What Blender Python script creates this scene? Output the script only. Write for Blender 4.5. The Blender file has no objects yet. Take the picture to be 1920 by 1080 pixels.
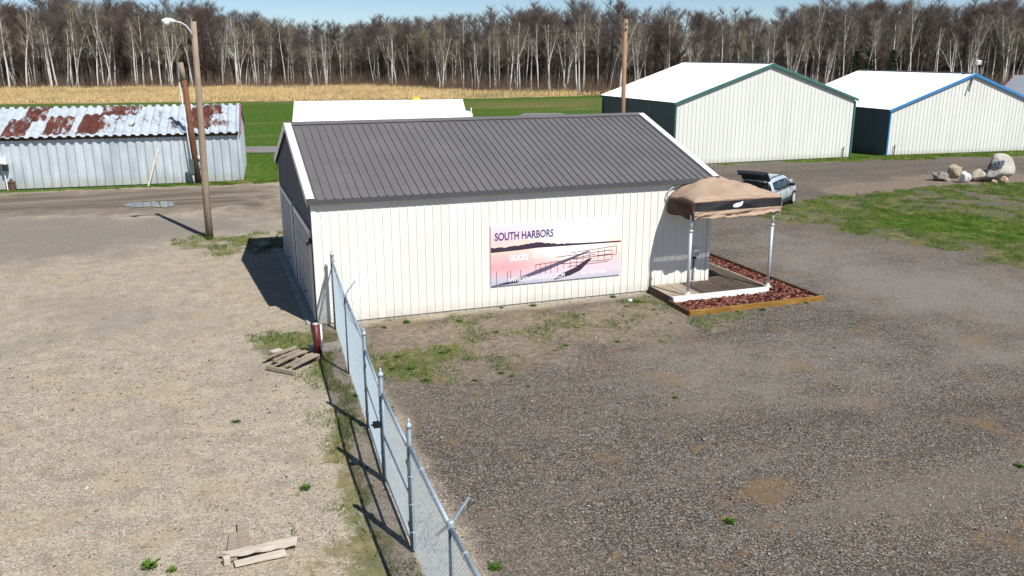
import bpy, math, random
import numpy as np
from mathutils import Vector, Matrix
rnd = random.Random(11)
rng = np.random.default_rng(7)
D = bpy.data
sc = bpy.context.scene
COL = sc.collection

# ------------------------------------------------------------------ camera
F, YAW, PITCH, ROLL = 1599.07, -0.34254, 0.26752, -0.00245
CAM = np.array([-2.4525, -22.3223, 7.0410])
def cam_axes():
    cy, sy, cp, sp = math.cos(YAW), math.sin(YAW), math.cos(PITCH), math.sin(PITCH)
    fwd = np.array([-sy*cp, cy*cp, -sp]); right = np.array([cy, sy, 0.0]); up = np.cross(right, fwd)
    cr, sr = math.cos(ROLL), math.sin(ROLL)
    return cr*right + sr*up, -sr*right + cr*up, fwd
RI, UP, FW = cam_axes()
def ray(x, y): return RI*(x-960) - UP*(y-540) + FW*F
def G(x, y, z=0.0):
    "world point at height z seen in the photograph at pixel x, y"
    d = ray(x, y); t = (z-CAM[2])/d[2]; return CAM + t*d
def GY(x, y, Y):
    d = ray(x, y); t = (Y-CAM[1])/d[1]; return CAM + t*d
cd = D.cameras.new('camera'); cam = D.objects.new('camera', cd); COL.objects.link(cam)
cd.sensor_width = 36.0; cd.lens = F/1920*36.0; cd.clip_end = 4000; cd.clip_start = 0.1
cam.matrix_world = Matrix(((RI[0], UP[0], -FW[0], CAM[0]), (RI[1], UP[1], -FW[1], CAM[1]), (RI[2], UP[2], -FW[2], CAM[2]), (0, 0, 0, 1)))
sc.camera = cam
vs = sc.view_settings
vs.view_transform = 'Standard'; vs.look = 'None'; vs.gamma = 1; vs.exposure = 0.38

# ------------------------------------------------------------------ light
SUN = Vector((0.29, -0.79, 1.0)).normalized()
w = D.worlds.new('World'); sc.world = w; w.use_nodes = True
nt = w.node_tree; bg = nt.nodes['Background']
sky = nt.nodes.new('ShaderNodeTexSky'); sky.sky_type = 'NISHITA'; sky.sun_disc = False
sky.sun_elevation = math.asin(SUN.z); sky.sun_rotation = math.atan2(SUN.x, SUN.y)
sky.altitude = 3000; sky.air_density = 1.0; sky.dust_density = 0.0; sky.ozone_density = 3.2
nt.links.new(sky.outputs[0], bg.inputs[0]); bg.inputs[1].default_value = 0.076
sl = D.lights.new('sun', 'SUN'); sl.energy = 5.0; sl.angle = math.radians(0.5); sl.color = (1.0, 0.965, 0.91)
so = D.objects.new('sun', sl); COL.objects.link(so); so.rotation_euler = SUN.to_track_quat('Z', 'Y').to_euler(); so.location = (0, -30, 40)

# ------------------------------------------------------------------ helpers: meshes
class MB:
    def __init__(s): s.v = []; s.f = []
    def add(s, vs, fs):
        b = len(s.v); s.v.extend([tuple(map(float, q)) for q in vs]); s.f.extend([tuple(i+b for i in q) for q in fs])
    def box(s, lo, hi, M=None):
        x0, y0, z0 = lo; x1, y1, z1 = hi
        vs = [(x0,y0,z0),(x1,y0,z0),(x1,y1,z0),(x0,y1,z0),(x0,y0,z1),(x1,y0,z1),(x1,y1,z1),(x0,y1,z1)]
        if M is not None: vs = [M @ Vector(q) for q in vs]
        s.add(vs, [(0,3,2,1),(4,5,6,7),(0,1,5,4),(1,2,6,5),(2,3,7,6),(3,0,4,7)])
    def beam(s, a, b, wd, ht, up=(0,0,1)):
        "rectangular bar from a to b"
        a = Vector(a); b = Vector(b); d = (b-a).normalized(); u = Vector(up)
        sd = d.cross(u)
        if sd.length < 1e-4: sd = d.cross(Vector((0,1,0)))
        sd.normalize(); u = sd.cross(d).normalized()
        vs = []
        for p in (a, b):
            for i, j in ((-1,-1),(1,-1),(1,1),(-1,1)): vs.append(p + sd*(i*wd/2) + u*(j*ht/2))
        s.add(vs, [(3,2,1,0),(4,5,6,7),(0,1,5,4),(1,2,6,5),(2,3,7,6),(3,0,4,7)])
    def tube(s, pts, rad, n=8, cap=True):
        pts = [Vector(q) for q in pts]; m = len(pts)
        if not isinstance(rad, (list, tuple)): rad = [rad]*m
        vs = []; prev = None
        for i, q in enumerate(pts):
            d = (pts[min(i+1, m-1)] - pts[max(i-1, 0)])
            d = d.normalized() if d.length > 1e-9 else Vector((0,0,1))
            if prev is None:
                a = d.cross(Vector((0,0,1)))
                if a.length < 1e-3: a = d.cross(Vector((1,0,0)))
            else:
                a = prev - d*prev.dot(d)
            a.normalize(); prev = a; b = d.cross(a)
            for k in range(n):
                t = 2*math.pi*k/n; vs.append(q + (a*math.cos(t) + b*math.sin(t))*rad[i])
        fs = []
        for i in range(m-1):
            for k in range(n):
                k2 = (k+1) % n; fs.append((i*n+k, i*n+k2, (i+1)*n+k2, (i+1)*n+k))
        if cap: fs.append(tuple(range(n))[::-1]); fs.append(tuple((m-1)*n+k for k in range(n)))
        s.add(vs, fs)
    def lathe(s, prof, n=16, M=None):
        vs = []; fs = []
        for r, z in prof:
            for k in range(n):
                t = 2*math.pi*k/n; q = Vector((r*math.cos(t), r*math.sin(t), z)); vs.append(M @ q if M is not None else q)
        for i in range(len(prof)-1):
            for k in range(n):
                k2 = (k+1) % n; fs.append((i*n+k, i*n+k2, (i+1)*n+k2, (i+1)*n+k))
        fs.append(tuple(range(n))[::-1]); fs.append(tuple((len(prof)-1)*n+k for k in range(n)))
        s.add(vs, fs)
    def grid(s, P):
        "P[i][j] points"
        m = len(P); n = len(P[0]); vs = [q for r in P for q in r]
        s.add(vs, [(i*n+j, (i+1)*n+j, (i+1)*n+j+1, i*n+j+1) for i in range(m-1) for j in range(n-1)])
    def prism(s, poly, off):
        "polygon (3-D points) extruded by vector off"
        n = len(poly); off = Vector(off); a = [Vector(q) for q in poly]
        s.add(a + [q+off for q in a], [tuple(range(n))[::-1], tuple(range(n, 2*n))] + [(i, (i+1) % n, n+(i+1) % n, n+i) for i in range(n)])
    def build(s, name, m, parent=None, smooth=False):
        me = D.meshes.new(name); me.from_pydata(s.v, [], s.f); me.update()
        return link(name, me, m, parent, smooth)
def link(name, me, m, parent=None, smooth=False):
    o = D.objects.new(name, me); COL.objects.link(o)
    if m is not None and not me.materials: me.materials.append(m)
    if smooth:
        me.polygons.foreach_set('use_smooth', [True]*len(me.polygons))
    if parent is not None:
        o.parent = parent; o.matrix_parent_inverse = parent_inv(parent)
    return o
def parent_inv(p):
    m = Matrix.LocRotScale(p.location, p.rotation_euler, p.scale)
    q = p.parent
    while q is not None:
        m = Matrix.LocRotScale(q.location, q.rotation_euler, q.scale) @ q.matrix_parent_inverse @ m if False else m
        q = q.parent
    return m.inverted()
def raw_mesh(name, v, tri, k=3):
    "fast mesh from numpy arrays (faces with k corners)"
    me = D.meshes.new(name); v = np.asarray(v, np.float32); tri = np.asarray(tri, np.int32)
    me.vertices.add(len(v)); me.vertices.foreach_set('co', v.ravel())
    me.loops.add(tri.size); me.loops.foreach_set('vertex_index', tri.ravel())
    me.polygons.add(len(tri)); me.polygons.foreach_set('loop_start', np.arange(len(tri), dtype=np.int32)*k)
    me.update(calc_edges=True); me.validate()
    return me
def tag(o, label, cat, group=None):
    o['label'] = label; o['category'] = cat
    if group: o['group'] = group
    return o
def thing(name, label, cat, loc=(0,0,0), rz=0.0, group=None):
    o = D.objects.new(name, None); COL.objects.link(o); o.empty_display_size = 0.2
    o.location = loc; o.rotation_euler = (0, 0, rz)
    return tag(o, label, cat, group)
def stuff(o): o['kind'] = 'stuff'; return o
def structure(o): o['kind'] = 'structure'; return o

# ------------------------------------------------------------------ helpers: materials
class NT:
    def __init__(s, name):
        s.m = D.materials.new(name); s.m.use_nodes = True; s.t = s.m.node_tree; s.b = s.t.nodes['Principled BSDF']
    def n(s, kind, ins=None, **kw):
        x = s.t.nodes.new(kind)
        for k, v in kw.items(): setattr(x, k, v)
        for k, v in (ins or {}).items(): s.set(x.inputs[k], v)
        return x
    def set(s, sock, v):
        if hasattr(v, 'is_output') or isinstance(v, bpy.types.NodeSocket): s.t.links.new(v, sock)
        else:
            if sock.type == 'RGBA' and len(v) == 3: v = (*v, 1)
            sock.default_value = v
    def noise(s, vec, scale, detail=3, rough=0.55, dist=0.0):
        x = s.n('ShaderNodeTexNoise', {'Scale': scale, 'Detail': detail, 'Roughness': rough, 'Distortion': dist})
        if vec is not None: s.set(x.inputs['Vector'], vec)
        return x
    def mapping(s, vec, scale=(1,1,1), rot=(0,0,0)):
        x = s.n('ShaderNodeMapping', {'Scale': scale, 'Rotation': rot}); s.set(x.inputs['Vector'], vec); return x.outputs[0]
    def ramp(s, fac, stops, interp='LINEAR'):
        x = s.n('ShaderNodeValToRGB'); cr = x.color_ramp; cr.interpolation = interp
        while len(cr.elements) > 1: cr.elements.remove(cr.elements[-1])
        cr.elements[0].position = stops[0][0]; cr.elements[0].color = (*stops[0][1], 1)
        for p, c in stops[1:]:
            e = cr.elements.new(p); e.color = (*c, 1)
        s.set(x.inputs[0], fac); return x.outputs[0]
    def mix(s, fac, a, b, mode='MIX'):
        x = s.n('ShaderNodeMix', data_type='RGBA', blend_type=mode)
        s.set(x.inputs[0], fac); s.set(x.inputs[6], a); s.set(x.inputs[7], b); return x.outputs[2]
    def math(s, op, a, b=None, c=None, clamp=False):
        x = s.n('ShaderNodeMath', operation=op, use_clamp=clamp)
        s.set(x.inputs[0], a)
        if b is not None: s.set(x.inputs[1], b)
        if c is not None: s.set(x.inputs[2], c)
        return x.outputs[0]
    def smooth(s, v, lo, hi):
        x = s.n('ShaderNodeMapRange', interpolation_type='SMOOTHSTEP'); s.set(x.inputs[0], v); s.set(x.inputs[1], lo); s.set(x.inputs[2], hi); return x.outputs[0]
    def geo(s): return s.n('ShaderNodeNewGeometry').outputs['Position']
    def objco(s): return s.n('ShaderNodeTexCoord').outputs['Object']
    def attr(s, name): return s.n('ShaderNodeAttribute', attribute_name=name)
    def bump(s, h, strength=0.3, dist=0.02):
        x = s.n('ShaderNodeBump', {'Strength': strength, 'Distance': dist, 'Height': h}); s.set(s.b.inputs['Normal'], x.outputs[0])
    def done(s, color, rough=0.6, metal=0.0, spec=0.5):
        s.set(s.b.inputs['Base Color'], color); s.set(s.b.inputs['Roughness'], rough); s.set(s.b.inputs['Metallic'], metal)
        s.b.inputs['Specular IOR Level'].default_value = spec
        return s.m
def weathered(name, c, var=0.12, scale=1.5, rough=0.5, metal=0.0, stretch=(1,1,1), spec=0.5, bump=0.0):
    "one paint or metal with slow uneven wear"
    a = NT(name); v = a.mapping(a.geo(), stretch)
    n1 = a.noise(v, scale, 5, 0.6).outputs[0]; n2 = a.noise(v, scale*9, 3).outputs[0]
    k = a.math('ADD', a.math('MULTIPLY', n1, 0.7), a.math('MULTIPLY', n2, 0.3))
    lo = tuple(q*(1-var*1.6) for q in c); hi = tuple(min(1, q*(1+var)) for q in c)
    col = a.ramp(k, [(0.3, lo), (0.7, hi)])
    if bump: a.bump(n2, bump, 0.01)
    return a.done(col, rough, metal, spec)

M = {}
def panel_paint(name, c, var=0.05, dirt=(0.30, 0.26, 0.2), z1=0.5):
    a = NT(name); pos = a.geo()
    n1 = a.noise(a.mapping(pos, (1.2, 1.2, 0.25)), 1.3, 4).outputs[0]
    col = a.ramp(n1, [(0.3, tuple(q*(1-var) for q in c)), (0.7, tuple(min(1, q*(1+var*0.6)) for q in c))])
    sx_ = a.n('ShaderNodeSeparateXYZ', {0: pos}).outputs; z = sx_[2]
    sheet = a.n('ShaderNodeTexWhiteNoise', {'W': a.math('FLOOR', a.math('DIVIDE', sx_[0], 0.9235))}, noise_dimensions='1D').outputs['Value']
    col = a.mix(a.math('MULTIPLY', sheet, 0.10), col, tuple(q*0.6 for q in c))
    streak = a.noise(a.mapping(pos, (9, 9, 0.5)), 1.0, 4, 0.6).outputs[0]
    col = a.mix(a.math('MULTIPLY', a.smooth(streak, 0.56, 0.75), 0.12), col, (0.40, 0.36, 0.28))
    d = a.math('MULTIPLY', a.smooth(z, z1, 0.0), a.math('MULTIPLY', a.noise(a.mapping(pos, (6, 6, 1.5)), 1.0, 4).outputs[0], 0.7))
    col = a.mix(d, col, dirt)
    return a.done(col, 0.42, 0.0, 0.4)
M['cream'] = panel_paint('cream_siding', (0.75, 0.735, 0.675))
M['ivory'] = panel_paint('ivory_siding', (0.66, 0.675, 0.62))
M['pale'] = panel_paint('pale_siding', (0.68, 0.685, 0.645))
M['charcoal'] = weathered('charcoal_roof_paint', (0.132, 0.126, 0.126), 0.10, 0.8, 0.45, 0.0, (1,1,1))
M['charcoal_trim'] = weathered('charcoal_trim_paint', (0.07, 0.07, 0.075), 0.08, 1.0, 0.4)
M['white_metal'] = weathered('white_painted_metal', (0.82, 0.82, 0.80), 0.04, 0.7, 0.35)
M['white_roof'] = weathered('white_roof_sheet', (0.84, 0.85, 0.85), 0.03, 0.5, 0.38)
M['shaded_siding'] = weathered('shaded_grey_siding', (0.13, 0.145, 0.165), 0.06, 0.6, 0.5)  # shade of walls turned from the sun, put into the paint colour
M['shaded_green'] = weathered('shaded_green_siding', (0.075, 0.10, 0.105), 0.06, 0.6, 0.5)  # green siding darkened so the colour carries the side wall's shade
M['door_blue'] = weathered('door_panel_paint', (0.30, 0.34, 0.38), 0.08, 1.0, 0.45)
M['green_trim'] = weathered('green_trim_paint', (0.035, 0.13, 0.11), 0.06, 1.0, 0.4)
M['blue_trim'] = weathered('blue_trim_paint', (0.035, 0.20, 0.47), 0.06, 1.0, 0.4)
M['red_trim'] = weathered('faded_red_trim', (0.42, 0.10, 0.13), 0.1, 1.0, 0.5)
M['purple_trim'] = weathered('faded_maroon_trim', (0.30, 0.12, 0.19), 0.15, 1.5, 0.55)
M['concrete'] = weathered('concrete', (0.40, 0.37, 0.32), 0.2, 3, 0.9, bump=0.3)
M['galv'] = weathered('galvanised_steel', (0.36, 0.45, 0.53), 0.12, 5, 0.5, 0.3)
M['galv_dark'] = weathered('dull_galvanised_steel', (0.15, 0.185, 0.20), 0.15, 6, 0.55, 0.2)
M['wire'] = weathered('galvanised_wire', (0.42, 0.50, 0.54), 0.08, 9, 0.45, 0.35)
M['alu'] = weathered('aluminium', (0.50, 0.53, 0.56), 0.1, 4, 0.55, 0.15)
M['black'] = weathered('black_plastic', (0.015, 0.016, 0.018), 0.1, 3, 0.5)
M['white'] = weathered('white_paint', (0.8, 0.8, 0.78), 0.04, 2, 0.4)
M['red_paint'] = weathered('dark_red_paint', (0.085, 0.008, 0.010), 0.4, 6, 0.5)
M['rust'] = weathered('rusty_steel', (0.16, 0.07, 0.03), 0.4, 3, 0.85, 0.1, (3, 3, 0.5))
M['green_box'] = weathered('dark_green_box_paint', (0.05, 0.10, 0.075), 0.1, 3, 0.5)
M['tyre'] = weathered('tyre_rubber', (0.02, 0.02, 0.021), 0.1, 6, 0.85)
M['yellow'] = weathered('yellow_marker_paint', (0.80, 0.52, 0.02), 0.05, 2, 0.5)
def wood(name, c1, c2, axis=(1,1,12)):
    a = NT(name); v = a.mapping(a.objco(), axis)
    n1 = a.noise(v, 2.2, 6, 0.65, 0.6).outputs[0]; n2 = a.noise(a.objco(), 1.1, 4).outputs[0]
    col = a.ramp(a.math('ADD', a.math('MULTIPLY', n1, 0.65), a.math('MULTIPLY', n2, 0.35)), [(0.32, c1), (0.68, c2)])
    a.bump(n1, 0.3, 0.01); return a.done(col, 0.85, 0, 0.2)
M['pole_wood'] = wood('weathered_pole_wood', (0.17, 0.125, 0.085), (0.38, 0.31, 0.235), (8, 8, 0.5))
M['pole_brown'] = wood('brown_pole_wood', (0.20, 0.12, 0.07), (0.38, 0.25, 0.15), (8, 8, 0.5))
M['board'] = wood('grey_weathered_board', (0.17, 0.13, 0.10), (0.40, 0.34, 0.27), (1.2, 9, 9))
M['board_pale'] = wood('bleached_board', (0.36, 0.31, 0.25), (0.62, 0.56, 0.47), (1.2, 9, 9))
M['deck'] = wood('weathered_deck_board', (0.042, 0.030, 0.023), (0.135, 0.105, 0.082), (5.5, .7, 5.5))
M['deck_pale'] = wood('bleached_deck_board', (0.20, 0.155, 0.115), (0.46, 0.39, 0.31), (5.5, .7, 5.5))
M['timber'] = wood('yellow_brown_timber', (0.13, 0.065, 0.014), (0.36, 0.20, 0.045), (1.2, 9, 9))
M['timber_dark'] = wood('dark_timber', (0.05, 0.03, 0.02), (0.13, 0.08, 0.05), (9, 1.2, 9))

# ------------------------------------------------------------------ GROUND
def sdf(px, py, poly):
    "signed distance (positive inside) of arrays px, py to a polygon"
    poly = np.asarray(poly, float)[:, :2]; n = len(poly)
    d2 = np.full(px.shape, 1e18); ins = np.zeros(px.shape, bool)
    for i in range(n):
        a = poly[i]; b = poly[(i+1) % n]; e = b-a
        wx_ = px-a[0]; wy_ = py-a[1]
        t = np.clip((wx_*e[0]+wy_*e[1])/(e@e+1e-12), 0, 1)
        d2 = np.minimum(d2, (wx_-e[0]*t)**2 + (wy_-e[1]*t)**2)
        c = (a[1] > py) != (b[1] > py)
        ins ^= c & (px < (b[0]-a[0])*(py-a[1])/(b[1]-a[1]+1e-12)+a[0])
    d = np.sqrt(d2); return np.where(ins, d, -d)
def pg(*pts): return [G(*q)[:2] for q in pts]
def soft(px, py, poly, wd): return np.clip(0.5 + sdf(px, py, poly)/(2*wd), 0, 1)
def seg(a, b, st): return np.arange(a, b, st)
def lines(*parts):
    return np.unique(np.concatenate([np.asarray(q, float) for q in parts]))
gx = lines(np.linspace(-1500, -100, 8), seg(-80, -14, 2), seg(-14, 26, 0.25), seg(26, 60, 0.5), seg(60, 190, 2), np.linspace(210, 1700, 8))
gy = lines(np.linspace(-400, -40, 6), seg(-30, -15, 2), seg(-15, 34, 0.25), seg(34, 60, 0.5), seg(60, 235, 1.5), np.linspace(250, 2400, 8))
XX, YY = np.meshgrid(gx, gy, indexing='ij')
def vnoise(x, y, sc_, seed):
    "smooth value noise on arrays"
    r = np.random.default_rng(seed).random((257, 257))
    u = (x/sc_) % 256; v = (y/sc_) % 256; i = np.floor(u).astype(int); j = np.floor(v).astype(int)
    fu = u-i; fv = v-j; fu = fu*fu*(3-2*fu); fv = fv*fv*(3-2*fv)
    return (r[i, j]*(1-fu)*(1-fv) + r[i+1, j]*fu*(1-fv) + r[i, j+1]*(1-fu)*fv + r[i+1, j+1]*fu*fv)
def fbm(x, y, sc_, seed): return 0.55*vnoise(x, y, sc_, seed) + 0.3*vnoise(x, y, sc_/2.1, seed+1) + 0.15*vnoise(x, y, sc_/4.3, seed+2)

# zones, traced on the ground plane
Z_FIELD = pg((-400, 199), (0, 195), (530, 189), (700, 187), (860, 185), (1130, 178), (1500, 172), (2300, 166)) + \
          pg((2600, 282), (1920, 290), (1592, 302), (1320, 308)) + [(22, 27.5), (12, 27), (3.5, 27.3)] + pg((530, 338), (460, 345), (250, 352), (0, 362), (-400, 372))
Z_SCRUB = pg((150, 178), (640, 176), (640, 166), (150, 166))
Z_MEADOW_NEAR = pg((-400, 199), (0, 195), (530, 189), (860, 185), (1130, 178), (2300, 166))
TREELINE = [(-120, 212), (-43, 190), (-5, 183), (35, 177), (44, 152), (52, 136), (66, 122), (100, 112), (148, 104), (215, 92)]
Z_WOOD = [(-400, 330)] + [(-120, 212), (-43, 190), (-5, 183), (35, 177), (44, 152), (52, 136), (66, 122), (100, 112), (148, 104), (215, 92), (600, 40)] + [(1700, 60), (1700, 2400), (-1500, 2400)]
Z_ISLAND = pg((1400, 408), (1440, 388), (1500, 376), (1560, 366), (1640, 360), (1740, 354), (1800, 349), (1920, 345), (2300, 345), (2300, 560), (1920, 502), (1840, 488), (1740, 464), (1600, 437), (1500, 418))
Z_BARE = pg((1560, 366), (1640, 362), (1760, 352), (1920, 346), (2200, 346), (2200, 325), (1920, 326), (1760, 326), (1640, 338), (1540, 352))
Z_MUD = pg((-300, 372), (0, 360), (250, 352), (460, 346), (527, 345), (540, 404), (400, 394), (300, 400), (0, 402), (-300, 410))
Z_PAVE = pg((-300, 412), (0, 404), (300, 402), (400, 396), (540, 402), (535, 428), (420, 446), (300, 470), (150, 496), (0, 505), (-300, 520))
Z_SOIL = pg((640, 640), (700, 602), (1000, 577), (1215, 560), (1262, 590), (1290, 600), (1420, 590), (1250, 640), (1100, 650), (900, 735), (760, 735), (700, 700))
Z_TUFT_A = pg((462, 655), (480, 630), (540, 610), (592, 612), (604, 690), (600, 716), (545, 690), (490, 672))
Z_TUFT_B = [(-.80, -1.0), (-.3, -.3), (.42, -.3), (.22, -3.75), (.0, -9), (-.05, -14), (-1.1, -14), (-.8, -10), (-.62, -7.2), (-.85, -5), (-1.0, -3)]
Z_TUFT_C = pg((300, 458), (385, 440), (520, 434), (528, 462), (470, 484), (380, 482))
Z_TUFT_D = pg((690, 690), (760, 632), (900, 640), (850, 720), (760, 730), (700, 712))
Z_TUFT_E = pg((1130, 560), (1215, 552), (1260, 585), (1160, 590))
Z_TUFT_F = pg((650, 900), (760, 1000), (800, 1100), (560, 1100), (600, 980))
Z_GREY = pg((1380, 420), (1500, 436), (1920, 520), (2300, 580), (2300, 660), (1500, 560), (1340, 470))
Z_BELT = pg((1000, 690), (1400, 610), (1920, 600), (2300, 610), (2300, 740), (1920, 735), (1500, 785), (1100, 790))
DARK_LINE = [(0.75, -0.3), (0.45, -20), (60, -20), (60, 30), (12, 30), (12, -0.3)]
FOOT = [(0.0, 0.0), (12.0, 0.0), (12.0, 9.69), (0.0, 9.69)]

wobx = (fbm(XX, YY, 2.6, 3)-0.5); woby = (fbm(XX, YY, 2.6, 13)-0.5)
far = np.clip((np.hypot(XX-CAM[0], YY-CAM[1])-40)/60, 0, 1)
amp = 1.6 + 3*far
PX = XX + wobx*amp; PY = YY + woby*amp
g_field = soft(PX, PY, Z_FIELD, 0.35) 
g_isl = soft(PX, PY, Z_ISLAND, 0.35)
grass = np.maximum(g_field*0.98, g_isl*(0.47+0.48*np.clip((fbm(XX, YY, 5.5, 41)-0.30)*2.2, 0, 1)))
for z_, a_ in ((Z_TUFT_A, .80), (Z_TUFT_B, .84), (Z_TUFT_C, .60), (Z_TUFT_D, .68), (Z_TUFT_E, .58), (Z_TUFT_F, .50), (Z_SOIL, .36)):
    grass = np.maximum(grass, a_*soft(PX, PY, z_, 0.45))
dark = soft(PX*0.9+XX*0.1, YY, DARK_LINE, 0.55)
near_wall = np.clip(1-(np.abs(YY+1.5)/6), 0, 1)*(XX > 0)*(XX < 16)
mud = soft(PX, PY, Z_MUD, 2.4)
pave = np.maximum(soft(PX, PY, Z_PAVE, 2.6)*0.9, soft(PX, PY, Z_GREY, 2.8)*0.75); pave = np.maximum(pave, soft(PX, PY, Z_BELT, 2.2)*0.50)
soil = np.maximum(soft(PX, PY, Z_SOIL, 2.0), soft(PX, PY, Z_BARE, 0.7))
dmea = sdf(XX+wobx*2.5, YY+woby*2.5, Z_MEADOW_NEAR + [(400, 400), (-500, 400)])
straw = np.clip(0.5+dmea/1.2, 0, 1)
wood_ = np.clip(0.5+sdf(PX, PY, Z_WOOD)/6, 0, 1)
mow = soft(PX, PY, pg((860, 190), (1130, 185), (1130, 205), (1000, 206), (880, 203)), 3)*0.9
mow = np.maximum(mow, soft(PX, PY, pg((-200, 206), (0, 203), (530, 196), (860, 191), (860, 187), (530, 190), (0, 196), (-200, 199)), 3)*0.35)
zz = (fbm(XX, YY, 3.1, 21)-0.5)*0.035 + (fbm(XX, YY, 0.9, 31)-0.5)*0.018
zz = np.where((XX > -14) & (XX < 26) & (YY > -15) & (YY < 20), zz, 0.0) - 0.025
nx, ny = XX.shape
idx = np.arange(nx*ny).reshape(nx, ny)
quads = np.stack([idx[:-1, :-1], idx[1:, :-1], idx[1:, 1:], idx[:-1, 1:]], -1).reshape(-1, 4)
gme = raw_mesh('ground', np.stack([XX, YY, zz], -1).reshape(-1, 3), quads, 4)
def cattr(me, name, chans):
    a = me.color_attributes.new(name, 'FLOAT_COLOR', 'POINT')
    buf = np.ones((len(me.vertices), 4), np.float32)
    for i, c in enumerate(chans): buf[:, i] = np.asarray(c, np.float32).ravel()
    a.data.foreach_set('color', buf.ravel())
cattr(gme, 'zone_a', [dark, grass, straw, mud])
cattr(gme, 'zone_b', [pave, soil, wood_, mow])

def ground_mat():
    a = NT('gravel_and_grass'); pos = a.geo()
    za = a.attr('zone_a'); zb = a.attr('zone_b')
    sa = a.n('ShaderNodeSeparateColor', {0: za.outputs['Color']}); sb = a.n('ShaderNodeSeparateColor', {0: zb.outputs['Color']})
    dk, gr, st = sa.outputs; pv, so_, wd = sb.outputs; md = za.outputs['Alpha']; mw = zb.outputs['Alpha']
    # stones
    v1 = a.n('ShaderNodeTexVoronoi', {'Scale': 46.0}, feature='F1'); a.set(v1.inputs['Vector'], pos)
    v2 = a.n('ShaderNodeTexVoronoi', {'Scale': 105.0}, feature='F1'); a.set(v2.inputs['Vector'], pos)
    s1 = a.n('ShaderNodeSeparateColor', {0: v1.outputs['Color']}).outputs; s2 = a.n('ShaderNodeSeparateColor', {0: v2.outputs['Color']}).outputs
    big = a.noise(pos, 0.16, 4, 0.6).outputs[0]; mid = a.noise(pos, 0.75, 5, 0.62).outputs[0]; fine = a.noise(pos, 5.5, 4, 0.6).outputs[0]; grit = a.noise(pos, 60, 2).outputs[0]
    stone = a.math('ADD', a.math('MULTIPLY', s1[0], 0.58), a.math('MULTIPLY', s2[1], 0.42))
    stone = a.math('ADD', a.math('MULTIPLY', stone, 0.80), a.math('MULTIPLY', fine, 0.20))
    light = a.ramp(stone, [(0.10, (0.135, 0.114, 0.084)), (0.40, (0.268, 0.229, 0.172)), (0.62, (0.365, 0.318, 0.248)), (0.90, (0.63, 0.58, 0.50))])
    darkc = a.ramp(stone, [(0.12, (0.014, 0.012, 0.010)), (0.42, (0.062, 0.053, 0.045)), (0.62, (0.124, 0.108, 0.093)), (0.86, (0.42, 0.39, 0.355))])
    hue = a.ramp(s1[1], [(0.0, (0.78, 0.88, 1.03)), (0.35, (1.0, 1.0, 1.0)), (0.7, (1.08, 1.0, 0.88)), (1.0, (1.16, 0.95, 0.80))])
    light = a.mix(0.45, light, hue, 'MULTIPLY'); darkc = a.mix(1.0, darkc, hue, 'MULTIPLY')
    mid2 = a.noise(pos, 1.9, 4, 0.6).outputs[0]
    light = a.mix(a.math('MULTIPLY', a.smooth(mid2, 0.50, 0.66), 0.40), light, (0.185, 0.165, 0.142)); light = a.mix(a.math('MULTIPLY', a.smooth(mid2, 0.46, 0.34), 0.35), light, (0.46, 0.40, 0.295))
    warm = a.smooth(mid, 0.48, 0.70)
    light = a.mix(a.math('MULTIPLY', warm, 0.7), light, a.mix(0.55, light, (0.40, 0.31, 0.185)))
    light = a.mix(a.math('MULTIPLY', a.smooth(big, 0.50, 0.66), 0.5), light, (0.215, 0.19, 0.168))
    light = a.mix(a.math('MULTIPLY', a.smooth(fine, 0.585, 0.68), a.math('MULTIPLY', a.smooth(mid, 0.45, 0.58), 0.75)), light, (0.115, 0.092, 0.055))
    darkc = a.mix(a.math('MULTIPLY', a.smooth(big, 0.45, 0.66), 0.6), darkc, a.mix(0.5, darkc, (0.19, 0.158, 0.12)))
    trk = a.noise(a.mapping(pos, (0.07, 0.62, 1), (0, 0, 0.25)), 1.0, 4, 0.6, 0.7).outputs[0]
    darkc = a.mix(a.math('MULTIPLY', a.smooth(trk, 0.50, 0.66), 0.45), darkc, a.mix(0.5, darkc, (0.035, 0.030, 0.027)))
    darkc = a.mix(a.math('MULTIPLY', a.smooth(trk, 0.46, 0.34), 0.45), darkc, (0.165, 0.142, 0.118))
    darkc = a.mix(a.math('MULTIPLY', a.smooth(a.noise(pos, 0.55, 3).outputs[0], 0.59, 0.70), 0.7), darkc, (0.17, 0.112, 0.058))
    darkc = a.mix(a.math('MULTIPLY', a.smooth(a.noise(pos, 1.7, 3).outputs[0], 0.62, 0.72), 0.6), darkc, (0.19, 0.12, 0.06))
    dkf = a.smooth(a.math('ADD', dk, a.math('MULTIPLY', a.math('SUBTRACT', mid, 0.5), 0.7)), 0.25, 0.75)
    col = a.mix(dkf, light, darkc)
    # packed grey surface, soil, mud
    pcol = a.mix(a.math('MULTIPLY', fine, 0.7), a.ramp(stone, [(0.2, (0.10, 0.088, 0.077)), (0.5, (0.185, 0.165, 0.145)), (0.85, (0.36, 0.33, 0.30))]), (0.175, 0.152, 0.128))
    pf = a.smooth(a.math('ADD', pv, a.math('ADD', a.math('MULTIPLY', a.math('SUBTRACT', mid, 0.5), 1.1), a.math('MULTIPLY', a.math('SUBTRACT', big, 0.5), 1.2))), 0.15, 0.95)
    col = a.mix(a.math('MULTIPLY', pf, 0.85), col, pcol)
    scol = a.ramp(a.math('ADD', a.math('MULTIPLY', fine, 0.6), a.math('MULTIPLY', stone, 0.4)), [(0.25, (0.085, 0.065, 0.045)), (0.5, (0.19, 0.15, 0.11)), (0.8, (0.38, 0.32, 0.25))])
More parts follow.
